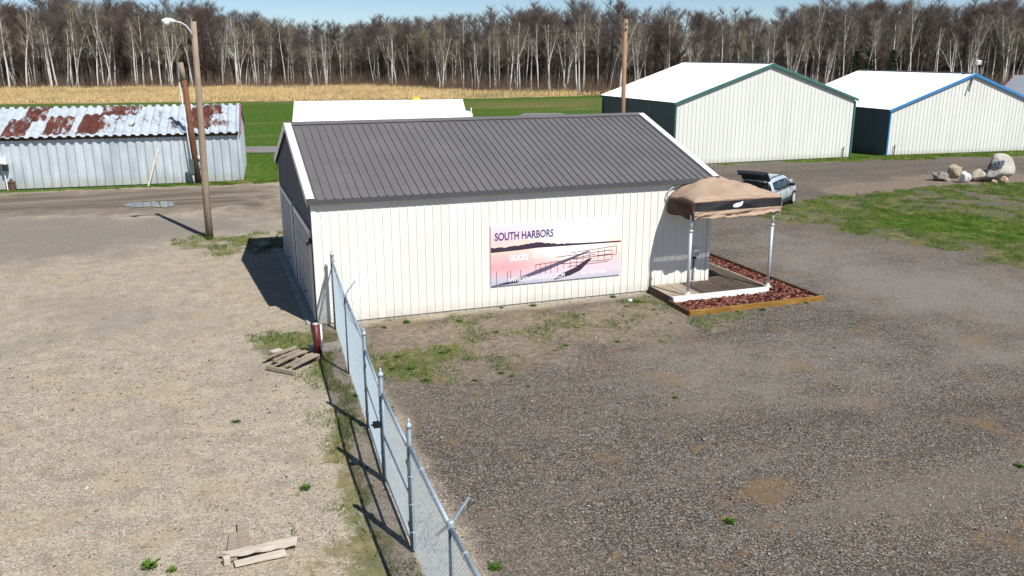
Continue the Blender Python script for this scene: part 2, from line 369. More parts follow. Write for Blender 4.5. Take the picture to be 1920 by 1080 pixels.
    sf = a.smooth(a.math('ADD', so_, a.math('MULTIPLY', a.math('SUBTRACT', mid, 0.5), 1.2)), 0.35, 0.8)
    col = a.mix(a.math('MULTIPLY', sf, 0.8), col, scol)
    tracks = a.noise(a.mapping(pos, (0.10, 1.1, 1), (0, 0, -0.09)), 1.0, 5, 0.6, 0.4).outputs[0]
    mcol = a.ramp(tracks, [(0.3, (0.075, 0.058, 0.043)), (0.5, (0.15, 0.122, 0.094)), (0.7, (0.235, 0.198, 0.155))])
    mf = a.smooth(a.math('ADD', md, a.math('ADD', a.math('MULTIPLY', a.math('SUBTRACT', mid, 0.5), 1.0), a.math('MULTIPLY', a.math('SUBTRACT', tracks, 0.5), 1.2))), 0.2, 0.9)
    col = a.mix(mf, col, mcol)
    # grass
    gn = a.noise(pos, 2.6, 5, 0.68).outputs[0]; gbig = a.noise(a.mapping(pos, (0.03, 0.22, 1), (0, 0, 0.34)), 1.0, 4, 0.55).outputs[0]
    gcol = a.ramp(gn, [(0.28, (0.014, 0.032, 0.004)), (0.45, (0.038, 0.086, 0.007)), (0.60, (0.078, 0.138, 0.010)), (0.78, (0.20, 0.18, 0.045))])
    dry = a.ramp(gn, [(0.3, (0.06, 0.055, 0.02)), (0.55, (0.17, 0.145, 0.06)), (0.8, (0.34, 0.28, 0.15))])
    dryf = a.math('MAXIMUM', a.math('MULTIPLY', a.smooth(gbig, 0.53, 0.70), 0.6), a.math('MULTIPLY', a.smooth(mid, 0.46, 0.66), a.smooth(gr, 0.99, 0.60)))
    dryf = a.math('MAXIMUM', dryf, a.math('MULTIPLY', mw, a.smooth(gbig, 0.3, 0.6)))
    thin = a.smooth(gr, 0.93, 0.80)
    gcol = a.mix(a.math('MULTIPLY', thin, 0.55), gcol, a.ramp(gn, [(0.3, (0.035, 0.032, 0.012)), (0.5, (0.085, 0.082, 0.024)), (0.62, (0.15, 0.135, 0.055)), (0.8, (0.30, 0.25, 0.15))]))
    gcol = a.mix(dryf, gcol, dry)
    gk = a.math('ADD', gr, a.math('MULTIPLY', a.math('SUBTRACT', a.math('ADD', a.math('MULTIPLY', mid, 0.55), a.math('MULTIPLY', gn, 0.45)), 0.5), 2.3))
    gf = a.math('MULTIPLY', a.smooth(gk, 0.44, 0.72), a.math('SUBTRACT', 1.0, a.math('MULTIPLY', thin, 0.22)))
    col = a.mix(gf, col, gcol)
    # straw meadow, wood floor
    stn = a.noise(a.mapping(pos, (0.5, 0.5, 1)), 1.0, 6, 0.7).outputs[0]; stb = a.noise(pos, 0.07, 3).outputs[0]
    stc = a.ramp(stn, [(0.28, (0.14, 0.10, 0.045)), (0.48, (0.34, 0.25, 0.115)), (0.70, (0.50, 0.385, 0.20))])
    stc = a.mix(a.math('MULTIPLY', a.smooth(stb, 0.46, 0.62), 0.6), stc, (0.19, 0.165, 0.075))
    col = a.mix(st, col, stc)
    wc = a.ramp(stn, [(0.3, (0.028, 0.020, 0.014)), (0.6, (0.065, 0.048, 0.030)), (0.8, (0.13, 0.10, 0.062))])  # leaf litter, its colour darkened to stand in for shade under trees
    col = a.mix(wd, col, wc)
    h = a.math('ADD', a.math('MULTIPLY', v1.outputs['Distance'], -0.6), a.math('ADD', a.math('MULTIPLY', v2.outputs['Distance'], -0.4), a.math('MULTIPLY', fine, 0.5)))
    a.bump(h, 0.38, 0.012)
    return a.done(col, 0.93, 0, 0.15)
ground = structure(link('ground', gme, ground_mat(), None, True))
ground['label'] = 'gravel yard running into green airfield grass'

def samp(x, y, Zf):
    "value of a zone map at points"
    i = np.clip(np.searchsorted(gx, x)-1, 0, nx-1); j = np.clip(np.searchsorted(gy, y)-1, 0, ny-1); return Zf[i, j]
def flat_sheet(name, poly, z, m):
    mb = MB(); mb.add([(q[0], q[1], z) for q in poly], [tuple(range(len(poly)))]); o = mb.build(name, m)
    return structure(o)
M['asphalt'] = weathered('grey_asphalt', (0.20, 0.185, 0.18), 0.12, 0.3, 0.9, 0, (1, 1, 1), 0.2)
def ccw(P):
    a = sum(P[i][0]*P[(i+1) % len(P)][1]-P[(i+1) % len(P)][0]*P[i][1] for i in range(len(P)))
    return P if a > 0 else P[::-1]
tw0 = [G(-100, 284.5), G(527, 280)]; dd = (tw0[1]-tw0[0]); dd /= np.linalg.norm(dd); nn = np.array([-dd[1], dd[0], 0])
flat_sheet('taxiway', ccw([tw0[0]-dd*60-nn*2.3, tw0[1]+dd*14-nn*2.3, tw0[1]+dd*14+nn*2.3, tw0[0]-dd*60+nn*2.3]), 0.012, M['asphalt'])
flat_sheet('runway', ccw([G(955, 223), G(984, 212), G(1052, 212), G(1092, 223)]), 0.012, M['asphalt'])
# puddle
a = NT('muddy_water'); a.b.inputs['Roughness'].default_value = 0.04
a.done(a.ramp(a.noise(a.geo(), 0.8).outputs[0], [(0.3, (0.06, 0.05, 0.045)), (0.7, (0.10, 0.088, 0.078))]), 0.05, 0, 0.8); M['water'] = a.m
cpx = [(226, 384), (245, 379), (290, 377.5), (336, 378.5), (331, 384), (316, 389), (280, 388), (245, 389.5)]
pts = []
c0 = np.mean([G(*q) for q in cpx], 0)
for i in range(len(cpx)):
    A_ = G(*cpx[i]); B_ = G(*cpx[(i+1) % len(cpx)])
    for k in range(7):
        q = A_ + (B_-A_)*k/7; q = q + (q-c0)*rnd.uniform(-.22, .10); pts.append(q)
o = flat_sheet('puddle_water', ccw(pts), 0.004, M['water']); o['label'] = 'shallow rain puddle on the muddy track before the tin shed'

# ------------------------------------------------------------------ sheet metal
def ribbed(mb, o, u, L, bot, top, n, sp, rw, rh, flat=0.0, ov=0.0, taper=0.5):
    """ribbed sheet: o origin, u unit along, L length; bot(s)/top(s) give 3-D offsets from the point o+u*s; n outward normal"""
    o = Vector(o); u = Vector(u); n = Vector(n); prof = [(0.0, flat)]
    k = max(1, round(L/sp)); st = L/k
    for i in range(k+1):
        c = i*st
        for ds, h in ((-rw/2, flat), (-rw/2*taper, rh), (rw/2*taper, rh), (rw/2, flat)):
            s = c+ds
            if 0 < s < L: prof.append((s, h))
    prof.append((L, flat)); prof.sort()
    b = len(mb.v); vs = []; fs = []
    for s, h in prof:
        p = o + u*s + n*h; vs.append(p+Vector(bot(s))); vs.append(p+Vector(top(s)))
    for i in range(len(prof)-1): fs.append((2*i, 2*i+2, 2*i+3, 2*i+1))
    mb.add(vs, fs)
class Frame:
    "local building frame: u along the front, v into the building"
    def __init__(s, x, y, th):
        s.o = Vector((x, y, 0)); s.u = Vector((math.cos(th), math.sin(th), 0)); s.v = Vector((-math.sin(th), math.cos(th), 0)); s.th = th
    def p(s, a, b, z): return s.o + s.u*a + s.v*b + Vector((0, 0, z))

# ------------------------------------------------------------------ MAIN BUILDING (ridge along x)
Lb, Wb, Hb, Rb = 12.0, 9.688, 3.424, 4.968
SL = (Rb-Hb)/(Wb/2)
main = thing('metal_building', 'cream ribbed metal building with charcoal gable roof and white rake trim', 'building', (0, 0, 0))
f0 = Frame(0, 0, 0)
def Z(z): return lambda s: (0, 0, z)
mb = MB()
ribbed(mb, (0, 0, 0), (1,0,0), Lb, Z(0.06), Z(Hb-0.02), (0,-1,0), 0.2308, 0.035, 0.018)
mb.build('front_wall', M['cream'], main)
mb = MB()
ribbed(mb, (Lb, Wb, 0), (-1,0,0), Lb, Z(0.06), Z(Hb-0.02), (0,1,0), 0.2308, 0.035, 0.018)
mb.build('rear_wall', M['cream'], main)
gtop = lambda s: (0, 0, Hb + SL*min(s, Wb-s) - 0.03)
mb = MB(); ribbed(mb, (Lb, 0, 0), (0,1,0), Wb, Z(0.06), gtop, (1,0,0), 0.2308, 0.035, 0.018); mb.build('end_wall', M['cream'], main)
mb = MB(); ribbed(mb, (0, Wb, 0), (0,-1,0), Wb, Z(0.06), gtop, (-1,0,0), 0.2308, 0.035, 0.018); mb.build('end_wall', M['shaded_siding'], main)['label'] = 'gable end wall with the overhead doors, its shade painted in dark grey'  # dark copy of the wall paint stands in for shade on this end
# foundation
mb = MB(); mb.box((0.03, 0.03, -0.25), (Lb-0.03, Wb-0.03, 0.055)); mb.box((-0.28, 0.25, -0.2), (0.028, Wb-0.3, 0.02)); mb.build('foundation', M['concrete'], main)
# roof
a_, o_ = 0.12, 0.14
def slope(side):
    mb = MB(); y0 = -o_ if side == 0 else Wb+o_; z0 = Hb - o_*SL
    nrm = Vector((0, -SL, 1)).normalized() if side == 0 else Vector((0, SL, 1)).normalized()
    up = (0, Wb/2-y0, Rb-z0)
    if side == 0: ribbed(mb, (-a_+0.02, y0, z0+0.05), (1,0,0), Lb+2*a_-0.04, lambda s: (0,0,0), lambda s: up, nrm, 0.2308, 0.045, 0.03)
    else: ribbed(mb, (Lb+a_-0.02, y0, z0+0.05), (-1,0,0), Lb+2*a_-0.04, lambda s: (0,0,0), lambda s: up, nrm, 0.2308, 0.045, 0.022)
    return mb
roof = slope(0).build('roof', M['charcoal'], main); 
slope(1).build('roof', M['charcoal'], main)
# ridge cap
mb = MB(); hw = 0.2
mb.add([(-a_, Wb/2-hw, Rb+0.085-hw*SL), (Lb+a_, Wb/2-hw, Rb+0.085-hw*SL), (Lb+a_, Wb/2, Rb+0.10), (-a_, Wb/2, Rb+0.10), (-a_, Wb/2+hw, Rb+0.085-hw*SL), (Lb+a_, Wb/2+hw, Rb+0.085-hw*SL)], [(0,1,2,3), (3,2,5,4)])
mb.build('ridge_cap', M['charcoal'], main)
# eave fascia (front/back), rake trims
for y in (-o_, Wb+o_):
    mb = MB(); z0 = Hb-o_*SL; s_ = -1 if y < 0 else 1
    mb.box((-a_, min(y, y+s_*0.03), z0-0.075), (Lb+a_, max(y, y+s_*0.03), z0+0.055))
    mb.box((-a_, min(y-s_*0.135, y-s_*0.002), z0-0.074), (Lb+a_, max(y-s_*0.135, y-s_*0.002), z0-0.055))
    mb.build('eave_fascia', M['charcoal_trim'], main)
for xs in (-1, 1):
    x0 = -a_-0.012 if xs < 0 else Lb+a_+0.012
    for y in (-o_, Wb+o_):
        mb = MB(); z0 = Hb-o_*SL
        A_ = Vector((x0, y, z0+0.04)); B_ = Vector((x0, Wb/2, Rb+0.04))
        inn = -xs
        # vertical face and top flange
        t0 = 0.11; wd = 0.20
        mb.add([A_+Vector((0,0,-0.16)), B_+Vector((0,0,-0.16)), B_+Vector((0,0,0.055)), A_+Vector((0,0,0.055)), A_+Vector((inn*wd,0,0.055)), B_+Vector((inn*wd,0,0.055)),
                A_+Vector((inn*wd,0,0.02)), B_+Vector((inn*wd,0,0.02)), A_+Vector((inn*0.02,0,-0.16)), B_+Vector((inn*0.02,0,-0.16))],
               [(0,1,2,3), (3,2,5,4), (4,5,7,6), (0,8,9,1)])
        mb.build('rake_trim', M['white_metal'] , main)
# corner trims
for x, y in ((0, 0), (Lb, 0), (0, Wb), (Lb, Wb)):
    sx = -1 if x == 0 else 1; sy = -1 if y == 0 else 1
    mb = MB(); mb.box((min(x+sx*0.026, x-sx*0.09), min(y+sy*0.022, y+sy*0.027), 0.05), (max(x+sx*0.026, x-sx*0.09), max(y+sy*0.022, y+sy*0.027), Hb-0.06))
    mb.box((min(x+sx*0.022, x+sx*0.027), min(y+sy*0.0215, y-sy*0.09), 0.05), (max(x+sx*0.022, x+sx*0.027), max(y+sy*0.0215, y-sy*0.09), Hb-0.06)); mb.build('corner_trim', M['cream'], main)
# overhead doors on the left end
for (y0, y1) in ((0.55, 4.35), (5.35, 8.9)):
    ht = 2.42
    fr = MB()
    fr.box((-0.060, y0-0.14, 0.06), (-0.020, y0, ht)); fr.box((-0.060, y1, 0.06), (-0.020, y1+0.14, ht)); fr.box((-0.066, y0-0.16, ht), (-0.020, y1+0.16, ht+0.14))
    pn = MB()
    for k in range(5):
        z0 = 0.07 + k*(ht-0.08)/5; z1 = 0.07 + (k+1)*(ht-0.08)/5 - 0.012
        pn.box((-0.045, y0+0.003, z0), (-0.021, y1-0.003, z1))
        for q in range(4):
            ya = y0 + 0.15 + q*(y1-y0-0.1)/4; pn.box((-0.052, ya, z0+0.08), (-0.046, ya+(y1-y0-0.1)/4-0.2, z1-0.08))
    d = pn.build('overhead_door', M['door_blue'], main); fr.build('door_frame', M['white_metal'], d)
    hd = MB(); hd.beam((-0.07, (y0+y1)/2-0.1, 0.35), (-0.07, (y0+y1)/2+0.1, 0.35), 0.03, 0.03); hd.build('handle', M['black'], d)
mb = MB(); mb.box((-0.10, 0.22, 2.22), (-0.028, 0.34, 2.36)); mb.box((-0.17, 0.24, 2.17), (-0.101, 0.32, 2.26)); mb.build('wall_light', M['black'], main)
# electric meter box by the deck
mb = MB(); mb.box((11.42, -0.115, 1.02), (11.57, -0.022, 1.27)); bx = mb.build('meter_box', M['white'], main)
mb = MB(); mb.lathe([(0.02, 0), (0.06, 0.01), (0.06, 0.07), (0.045, 0.09)], 14, Matrix.Translation((11.495, -0.118, 1.11)) @ Matrix.Rotation(math.pi/2, 4, 'X')); mb.build('meter_dial', M['alu'], bx)
mb = MB(); mb.box((11.43, -0.08, 0.93), (11.53, -0.022, 1.018)); mb.tube([(11.46, -0.045, 0.93), (11.46, -0.045, 0.24)], 0.018, 8); mb.build('conduit', M['black'], bx)

# ------------------------------------------------------------------ SIGN BANNER
SX0, SX1, SZ0, SZ1 = 4.86, 8.93, 0.655, 2.415
SW, SH = SX1-SX0, SZ1-SZ0
sign = thing('banner_sign', 'wide printed sunset lake banner with dock and lettering on cream wall', 'sign', (SX0, -0.022, SZ0))
def sign_mat():
    a = NT('sunset_print'); o = a.objco(); s = a.n('ShaderNodeSeparateXYZ', {0: o}).outputs
    u = a.math('DIVIDE', a.math('SUBTRACT', s[0], 0.0), SW); v = a.math('DIVIDE', s[2], SH)
    nz = a.noise(a.mapping(o, (0.6, 1, 2.6)), 1.2, 5, 0.6).outputs[0]
    vv = a.math('ADD', v, a.math('MULTIPLY', a.math('SUBTRACT', nz, 0.5), 0.14))
    left = a.ramp(vv, [(0.0, (0.38, 0.42, 0.52)), (0.10, (0.52, 0.50, 0.58)), (0.30, (0.82, 0.34, 0.36)), (0.50, (0.88, 0.48, 0.46)), (0.60, (0.95, 0.62, 0.48)), (0.75, (0.78, 0.52, 0.57)), (1.0, (0.78, 0.66, 0.72))])
    right = a.ramp(vv, [(0.0, (0.50, 0.50, 0.60)), (0.15, (0.70, 0.56, 0.64)), (0.32, (0.88, 0.58, 0.55)), (0.52, (0.92, 0.70, 0.68)), (0.62, (0.95, 0.70, 0.54)), (0.75, (0.97, 0.92, 0.86)), (0.92, (0.92, 0.70, 0.74)), (1.0, (0.80, 0.66, 0.76))])
    col = a.mix(a.smooth(u, 0.05, 0.62), left, right)
    du = a.math('DIVIDE', a.math('SUBTRACT', u, 0.60), 0.36); dv = a.math('DIVIDE', a.math('SUBTRACT', v, 0.66), 0.36)
    r2 = a.math('ADD', a.math('MULTIPLY', du, du), a.math('MULTIPLY', dv, dv))
    col = a.mix(a.math('MULTIPLY', a.smooth(r2, 1.0, 0.05), 0.80), col, (0.97, 0.95, 0.90))
    return a.done(col, 0.5, 0, 0.3)
mb = MB(); mb.box((SX0, -0.046, SZ0), (SX1, -0.022, SZ1))
pan = mb.build('banner_panel', sign_mat(), sign)
# put panel's own origin on the lower-left corner so its print is laid out in its own coordinates
for vtx in pan.data.vertices: vtx.co -= Vector((SX0, 0, SZ0))
pan.matrix_parent_inverse = Matrix(); pan.location = (0, 0.022, 0)
def flat_mat(name, c, rough=0.55): return weathered(name, c, 0.05, 3, rough)
M['ink_dark'] = flat_mat('dark_violet_ink', (0.035, 0.022, 0.045)); M['ink_dock'] = flat_mat('dock_violet_ink', (0.11, 0.085, 0.15)); M['ink_navy'] = flat_mat('navy_ink', (0.055, 0.045, 0.17)); M['ink_white'] = flat_mat('white_ink', (0.88, 0.88, 0.87)); M['ink_tan'] = flat_mat('pale_orange_ink', (0.86, 0.62, 0.42))
def sgn(pts, layer): return [(SX0+u*SW, -0.047-0.002*layer, SZ0+(1-v)*SH) for u, v in pts]
mb = MB(); T = []; Bt = []
for i in range(61):
    u = i/60
    top = np.interp(u, [0, .1, .2, .28, .35, .42, .5, .65, .8, 1], [.36, .365, .355, .335, .325, .345, .375, .39, .40, .405]) + rnd.uniform(-.008, .008)*(u < .6) 
    bot = np.interp(u, [0, .2, .35, .5, .75, 1], [.44, .43, .415, .42, .425, .43])
    T.append((u*0.998+0.001, top)); Bt.append((u*0.998+0.001, bot))
for i in range(60): mb.prism(sgn([Bt[i], Bt[i+1], T[i+1], T[i]], 1), (0, -0.001, 0))
mb.build('printed_shore', M['ink_dark'], sign)
mb = MB(); mb.prism(sgn([(.003, .995), (.13, .985), (.42, .81), (.755, .545), (.735, .538), (.36, .775), (.16, .925)], 1), (0, -0.001, 0))
mb.build('printed_dock', M['ink_dock'], sign)
mb = MB(); mb.prism(sgn([(.47, .985), (.60, .93), (.68, .86), (.775, .665), (.735, .675), (.64, .80), (.52, .90)], 2), (0, -0.001, 0))
mb.prism(sgn([(.005, .998), (.20, .97), (.21, .945), (.12, .955)], 2), (0, -0.001, 0))
for (u0, v0, u1, v1) in ((.33, .70, .56, .665), (.56, .665, .80, .60), (.49, .60, .93, .555), (.60, .55, .965, .49), (.965, .49, .965, .64), (.93, .555, .93, .72), (.62, .66, .92, .62), (.53, .72, .92, .72), (.58, .78, .90, .745), (.78, .64, .965, .635)):
    mb.beam(sgn([(u0, v0)], 2)[0], sgn([(u1, v1)], 2)[0], 0.014, 0.003, (0, 1, 0))
for u0, v0, v1 in ((.04, .75, .965), (.122, .76, .93), (.146, .75, .92), (.22, .76, .90), (.335, .70, .82), (.37, .695, .86), (.41, .69, .86), (.45, .685, .86), (.50, .68, .86), (.55, .67, .80), (.60, .65, .80), (.65, .64, .78), (.70, .55, .72), (.75, .54, .70), (.82, .53, .70), (.87, .53, .72)):
    mb.beam(sgn([(u0, v0)], 2)[0], sgn([(u0, v1)], 2)[0], 0.011, 0.003, (0, 1, 0))
mb.build('printed_railing', M['ink_dark'], sign)
def lettering(name, body, u, v, wdt, hgt, m, layer=3, bold=0.0):
    cu = D.curves.new(name, 'FONT'); cu.body = body; cu.size = 1.0; cu.extrude = 0.0; cu.offset = bold
    t = D.objects.new(name, cu); COL.objects.link(t); bpy.context.view_layer.update()
    dg = bpy.context.evaluated_depsgraph_get(); me = D.meshes.new_from_object(t.evaluated_get(dg)); D.objects.remove(t)
    xs = [q.co.x for q in me.vertices]; ys = [q.co.y for q in me.vertices]
    x0, x1, y0, y1 = min(xs), max(xs), min(ys), max(ys)
    b = sgn([(u, v)], layer)[0]
    for q in me.vertices: q.co = (b[0]+(q.co.x-x0)/(x1-x0)*wdt, b[1], b[2]+(q.co.y-y0)/(y1-y0)*hgt)
    me.materials.clear(); return link(name, me, m, sign)
lettering('headline_lettering', 'SOUTH HARBORS', .03, .25, .437*SW, .23, M['ink_navy'], 3, 0.022)
lettering('small_lettering', 'DOCK & LIFT', .245, .315, .125*SW, .075, M['ink_tan'])
lettering('service_lettering', 'DOCKS', .14, .605, .135*SW, .18, M['ink_white'], 3, 0.03)
lettering('service_lettering', 'LIFTS', .315, .585, .12*SW, .18, M['ink_white'], 3, 0.03)
lettering('web_lettering', 'WWW.SOUTHHARBORS.COM', .122, .955, .435*SW, .13, M['ink_white'], 4, 0.012)
lettering('phone_lettering', '651-967-7000', .69, .945, .195*SW, .105, M['ink_white'], 4, 0.012)

# ------------------------------------------------------------------ DECK, MULCH BED, CANOPY
DZ = 0.20
deck = thing('wooden_deck', 'low weathered wooden deck wrapping the cream building corner under canopy', 'deck', (11.6, -0.6, 0))
mb = MB(); mbl = MB(); x = 9.97
while x < 13.2:
    yb = -0.03 if x < 12.03 else 0.0
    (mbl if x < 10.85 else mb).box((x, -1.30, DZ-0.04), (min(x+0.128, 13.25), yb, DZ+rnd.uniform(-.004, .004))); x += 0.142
y = 0.012
while y < 3.3:
    mb.box((12.06, y, DZ-0.04), (13.25, y+0.135, DZ+rnd.uniform(-.004, .004))); y += 0.142
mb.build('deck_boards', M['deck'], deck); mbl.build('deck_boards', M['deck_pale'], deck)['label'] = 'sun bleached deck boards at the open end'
mb = MB(); mb.box((9.94, -1.32, -0.03), (9.968, -0.03, DZ-0.002)); mb.box((9.97, -1.29, -0.03), (13.25, -1.25, DZ-0.045)); mb.box((13.252, -1.32, -0.03), (13.285, 3.32, DZ-0.003)); mb.box((12.06, 3.29, -0.03), (13.25, 3.32, DZ-0.005))
mb.build('rim_board', M['deck'], deck)
mb = MB(); mb.box((13.29, -1.2, -0.03), (13.62, 3.2, 0.09)); mb.build('step', M['board'], deck)
bed = thing('mulch_bed', 'red wood chip bed edged with timbers around the deck', 'garden bed', (13.6, -1.9, 0))
a = NT('red_wood_chips'); v = a.n('ShaderNodeTexVoronoi', {'Scale': 16.0}); a.set(v.inputs['Vector'], a.mapping(a.geo(), (1, 2.2, 1)))
sp_ = a.n('ShaderNodeSeparateColor', {0: v.outputs['Color']}).outputs[0]
a.bump(v.outputs['Distance'], 0.8, 0.04); M['mulch'] = a.done(a.ramp(sp_, [(0.1, (0.055, 0.014, 0.011)), (0.45, (0.155, 0.040, 0.030)), (0.75, (0.27, 0.088, 0.062)), (0.95, (0.48, 0.27, 0.20))]), 0.9, 0, 0.2)
P = []
for i in range(26):
    row = []
    for j in range(44):
        xx = 9.95 + 4.40*i/25; yy = -2.46 + 6.1*j/43; row.append((xx, yy, 0.045 + rnd.uniform(-.02, .03)))
    P.append(row)
# keep only the L around the deck
mb = MB()
for i in range(25):
    for j in range(43):
        q = P[i][j]
        if q[1] > -1.40 and q[0] < 13.2: continue
        mb.add([P[i][j], P[i+1][j], P[i+1][j+1], P[i][j+1]], [(0,1,2,3)])
mul = mb.build('wood_chips', M['mulch'], bed)
chipv = []; chipf = []
for k in range(2600):
    xx = rnd.uniform(9.98, 14.32); yy = rnd.uniform(-2.42, 3.55)
    if yy > -1.36 and xx < 13.32: continue
    t = rnd.uniform(0, 6.28); l = rnd.uniform(.03, .08); wd = rnd.uniform(.012, .03); c, s = math.cos(t), math.sin(t); z = 0.06+rnd.uniform(-.01, .03); tl = rnd.uniform(-.02, .02)
    b = len(chipv)
    for i, j in ((-1,-1), (1,-1), (1,1), (-1,1)): chipv.append((xx+c*l*i-s*wd*j, yy+s*l*i+c*wd*j, z+tl*i))
    chipv.append((xx, yy, z-0.02)); chipf += [(b, b+1, b+2), (b, b+2, b+3), (b+1, b, b+4), (b+3, b+2, b+4), (b, b+3, b+4), (b+2, b+1, b+4)]
ob = link('loose_chips', raw_mesh('loose_chips', chipv, chipf), M['mulch'], bed); ob['kind'] = 'stuff'
mb = MB(); mb.box((9.86, -2.56, -0.03), (14.42, -2.46, 0.115)); mb.build('front_timber', M['timber'], bed)
mb = MB(); mb.box((9.85, -2.459, -0.03), (9.95, -1.33, 0.11)); mb.build('side_timber', M['timber_dark'], bed)
mb = MB(); mb.box((14.33, -2.459, -0.03), (14.42, 3.75, 0.11)); mb.build('side_timber', M['timber_dark'], bed)
mb = MB(); mb.box((13.0, 3.60, -0.03), (14.33, 3.70, 0.10)); mb.build('rear_timber', M['timber_dark'], bed)

can = thing('boat_lift_canopy', 'tan and brown fabric boat lift canopy on aluminium posts over the deck', 'canopy', (12.0, -1.45, 0))
def fabric(name, c, dk):
    a = NT(name); n = a.noise(a.geo(), 2.3, 5, 0.6).outputs[0]; wv = a.noise(a.geo(), 140, 1).outputs[0]
    col = a.ramp(a.math('ADD', a.math('MULTIPLY', n, .75), a.math('MULTIPLY', wv, .25)), [(0.3, dk), (0.65, c)])
    a.bump(a.noise(a.geo(), 3.0, 4, 0.6, 0.8).outputs[0], 0.35, 0.06); return a.done(col, 0.85, 0, 0.2)
M['tan_fabric'] = fabric('tan_canvas', (0.40, 0.297, 0.218), (0.31, 0.222, 0.16)); M['shaded_brown_fabric'] = fabric('shaded_brown_canvas', (0.085, 0.050, 0.040), (0.058, 0.034, 0.027))  # brown is darkened so the colour carries the end panel's shade
XF = [10.50, 10.53, 10.62] + list(np.linspace(10.8, 13.2, 31)) + [13.36, 13.43, 13.46]
def zf(x): return float(np.interp(x, [10.48, 10.53, 10.62, 10.8, 12, 13.2, 13.36, 13.46], [2.97, 3.02, 3.06, 3.08, 3.09, 3.09, 3.06, 2.98]))
def zb(x): return float(np.interp(x, [10.40, 10.45, 10.6, 10.85, 11.3, 11.7, 12.0, 12.4, 12.8, 13.15, 13.46], [2.70, 2.84, 3.05, 3.22, 3.36, 3.43, 3.46, 3.40, 3.29, 3.17, 2.99]))
def wr(x, y, k=1.0): return 0.016*k*math.sin(9*x+2.2*math.sin(5*y+x))+0.013*k*math.sin(15*x+6*y)+0.02*k*math.sin(3.3*x-4.5*y)
P = []
NTY = 16
for x in XF:
    row = []
    for j in range(NTY+1):
        t = j/NTY; yy = -1.46 + (1.46-0.05)*t
        z = zf(x)*(1-t) + zb(x)*t + 0.02*math.sin(math.pi*t)
        if j == 0: z -= 0.035
        row.append((x + (-0.06*t if x < 10.6 else 0), yy + (0.02 if j == 0 else 0), z + wr(x, yy)))
    P.append(row)
mb = MB(); mb.grid(P)
# front band above and below the dark strip; valance
def front_rows(zs, dy):
    R = []
    for x in XF:
        R.append([(x, -1.475+dy(i, x), z(x)) for i, z in enumerate(zs)])
    return R
top0 = [lambda x: P[XF.index(x)][0][2], lambda x: 3.0+0.4*(zf(x)-3.06) , lambda x: 2.935+0.006*math.sin(8*x)]
R = front_rows(top0, lambda i, x: (0.035 if i == 0 else 0.0)); mb.grid([r[::-1] for r in R])
ZB0, ZB1 = 2.935, 2.70
def valz(x): return 2.475 + 0.035*math.sin(2.1*(x-10.5)+1.0) + 0.018*math.sin(7.3*x) - (0.05 if x > 13.1 else 0) - (0.04 if x < 10.8 else 0)
xs2 = np.linspace(10.50, 13.46, 70)
rows = []
for x in xs2:
    r = []
    for k in range(8):
        t = k/7; z = ZB1 + (valz(x)-ZB1)*t
        fold = 0.05*t*math.sin(1.4*x*6.28/1.9 + 3*t) + 0.03*math.sin(11*x+8*t)*t + 0.05*math.sin(2.2*x+11*t)*min(1, t*1.6)*(1 if x > 11.6 else .6) + 0.018*math.sin(23*x+14*t)*t
        r.append((x, -1.475 - 0.012*t + fold, z))
    rows.append(r[::-1])
mb.grid(rows)
# right end skirt
rows = []
for j in range(9):
    t = j/8; yy = -1.46+1.41*t; zt = P[-1][min(NTY, int(round(t*NTY)))][2]
    rows.append([(13.46+0.01*math.sin(9*yy), yy, zt), (13.475+0.02*math.sin(7*yy), yy, (zt+2.5)/2), (13.45+0.03*math.sin(11*yy), yy, 2.47+0.03*math.sin(8*yy))])
mb.grid([r[::-1] for r in rows])
cov = mb.build('canopy_cover', M['tan_fabric'], can, True)
sm = cov.modifiers.new('thick', 'SOLIDIFY'); sm.thickness = 0.006
# brown left end, fabric colour darkened to hold its shade
rows = []
for j in range(13):
    t = j/12; yy = -1.475+1.42*t; jj = t*NTY; j0 = min(NTY-1, int(jj)); zt = P[0][j0][2]*(1-(jj-j0))+P[0][j0+1][2]*(jj-j0)
    xo = 10.50-0.06*t; r = []
    for k in range(9):
        q = k/8; zlow = 2.45 - 0.02*t + 0.03*math.sin(6*yy) + 0.10*max(0, t-0.6)
        r.append((xo - 0.10*math.sin(math.pi*min(1, q*1.1))*math.sin(math.pi*min(1, t*0.9+0.1))*0.9 - 0.02*math.sin(9*yy+4*q)*q, yy, zt + (zlow-zt)*q))
    rows.append(r)
mb = MB(); mb.grid(rows); be = mb.build('shaded_brown_end', M['shaded_brown_fabric'], can, True); be.modifiers.new('thick', 'SOLIDIFY').thickness = 0.006
a = NT('dark_screen_mesh'); a.done(a.ramp(a.noise(a.mapping(a.geo(), (1.2, 1, .1)), 1.5, 2).outputs[0], [(0.4, (0.010, 0.011, 0.014)), (0.6, (0.022, 0.024, 0.030))]), 0.45)
tr = a.n('ShaderNodeBsdfTransparent'); mx = a.n('ShaderNodeMixShader', {0: 0.18}); a.t.links.new(a.b.outputs[0], mx.inputs[1]); a.t.links.new(tr.outputs[0], mx.inputs[2])
a.t.links.new(mx.outputs[0], a.t.nodes['Material Output'].inputs[0]); M['screen'] = a.m
mb = MB(); mb.grid([[(x, -1.478, ZB1-0.012), (x, -1.478, ZB0+0.012+0.006*math.sin(8*x))] for x in np.linspace(10.51, 13.45, 30)][::-1]); mb.build('screen_band', M['screen'], can)
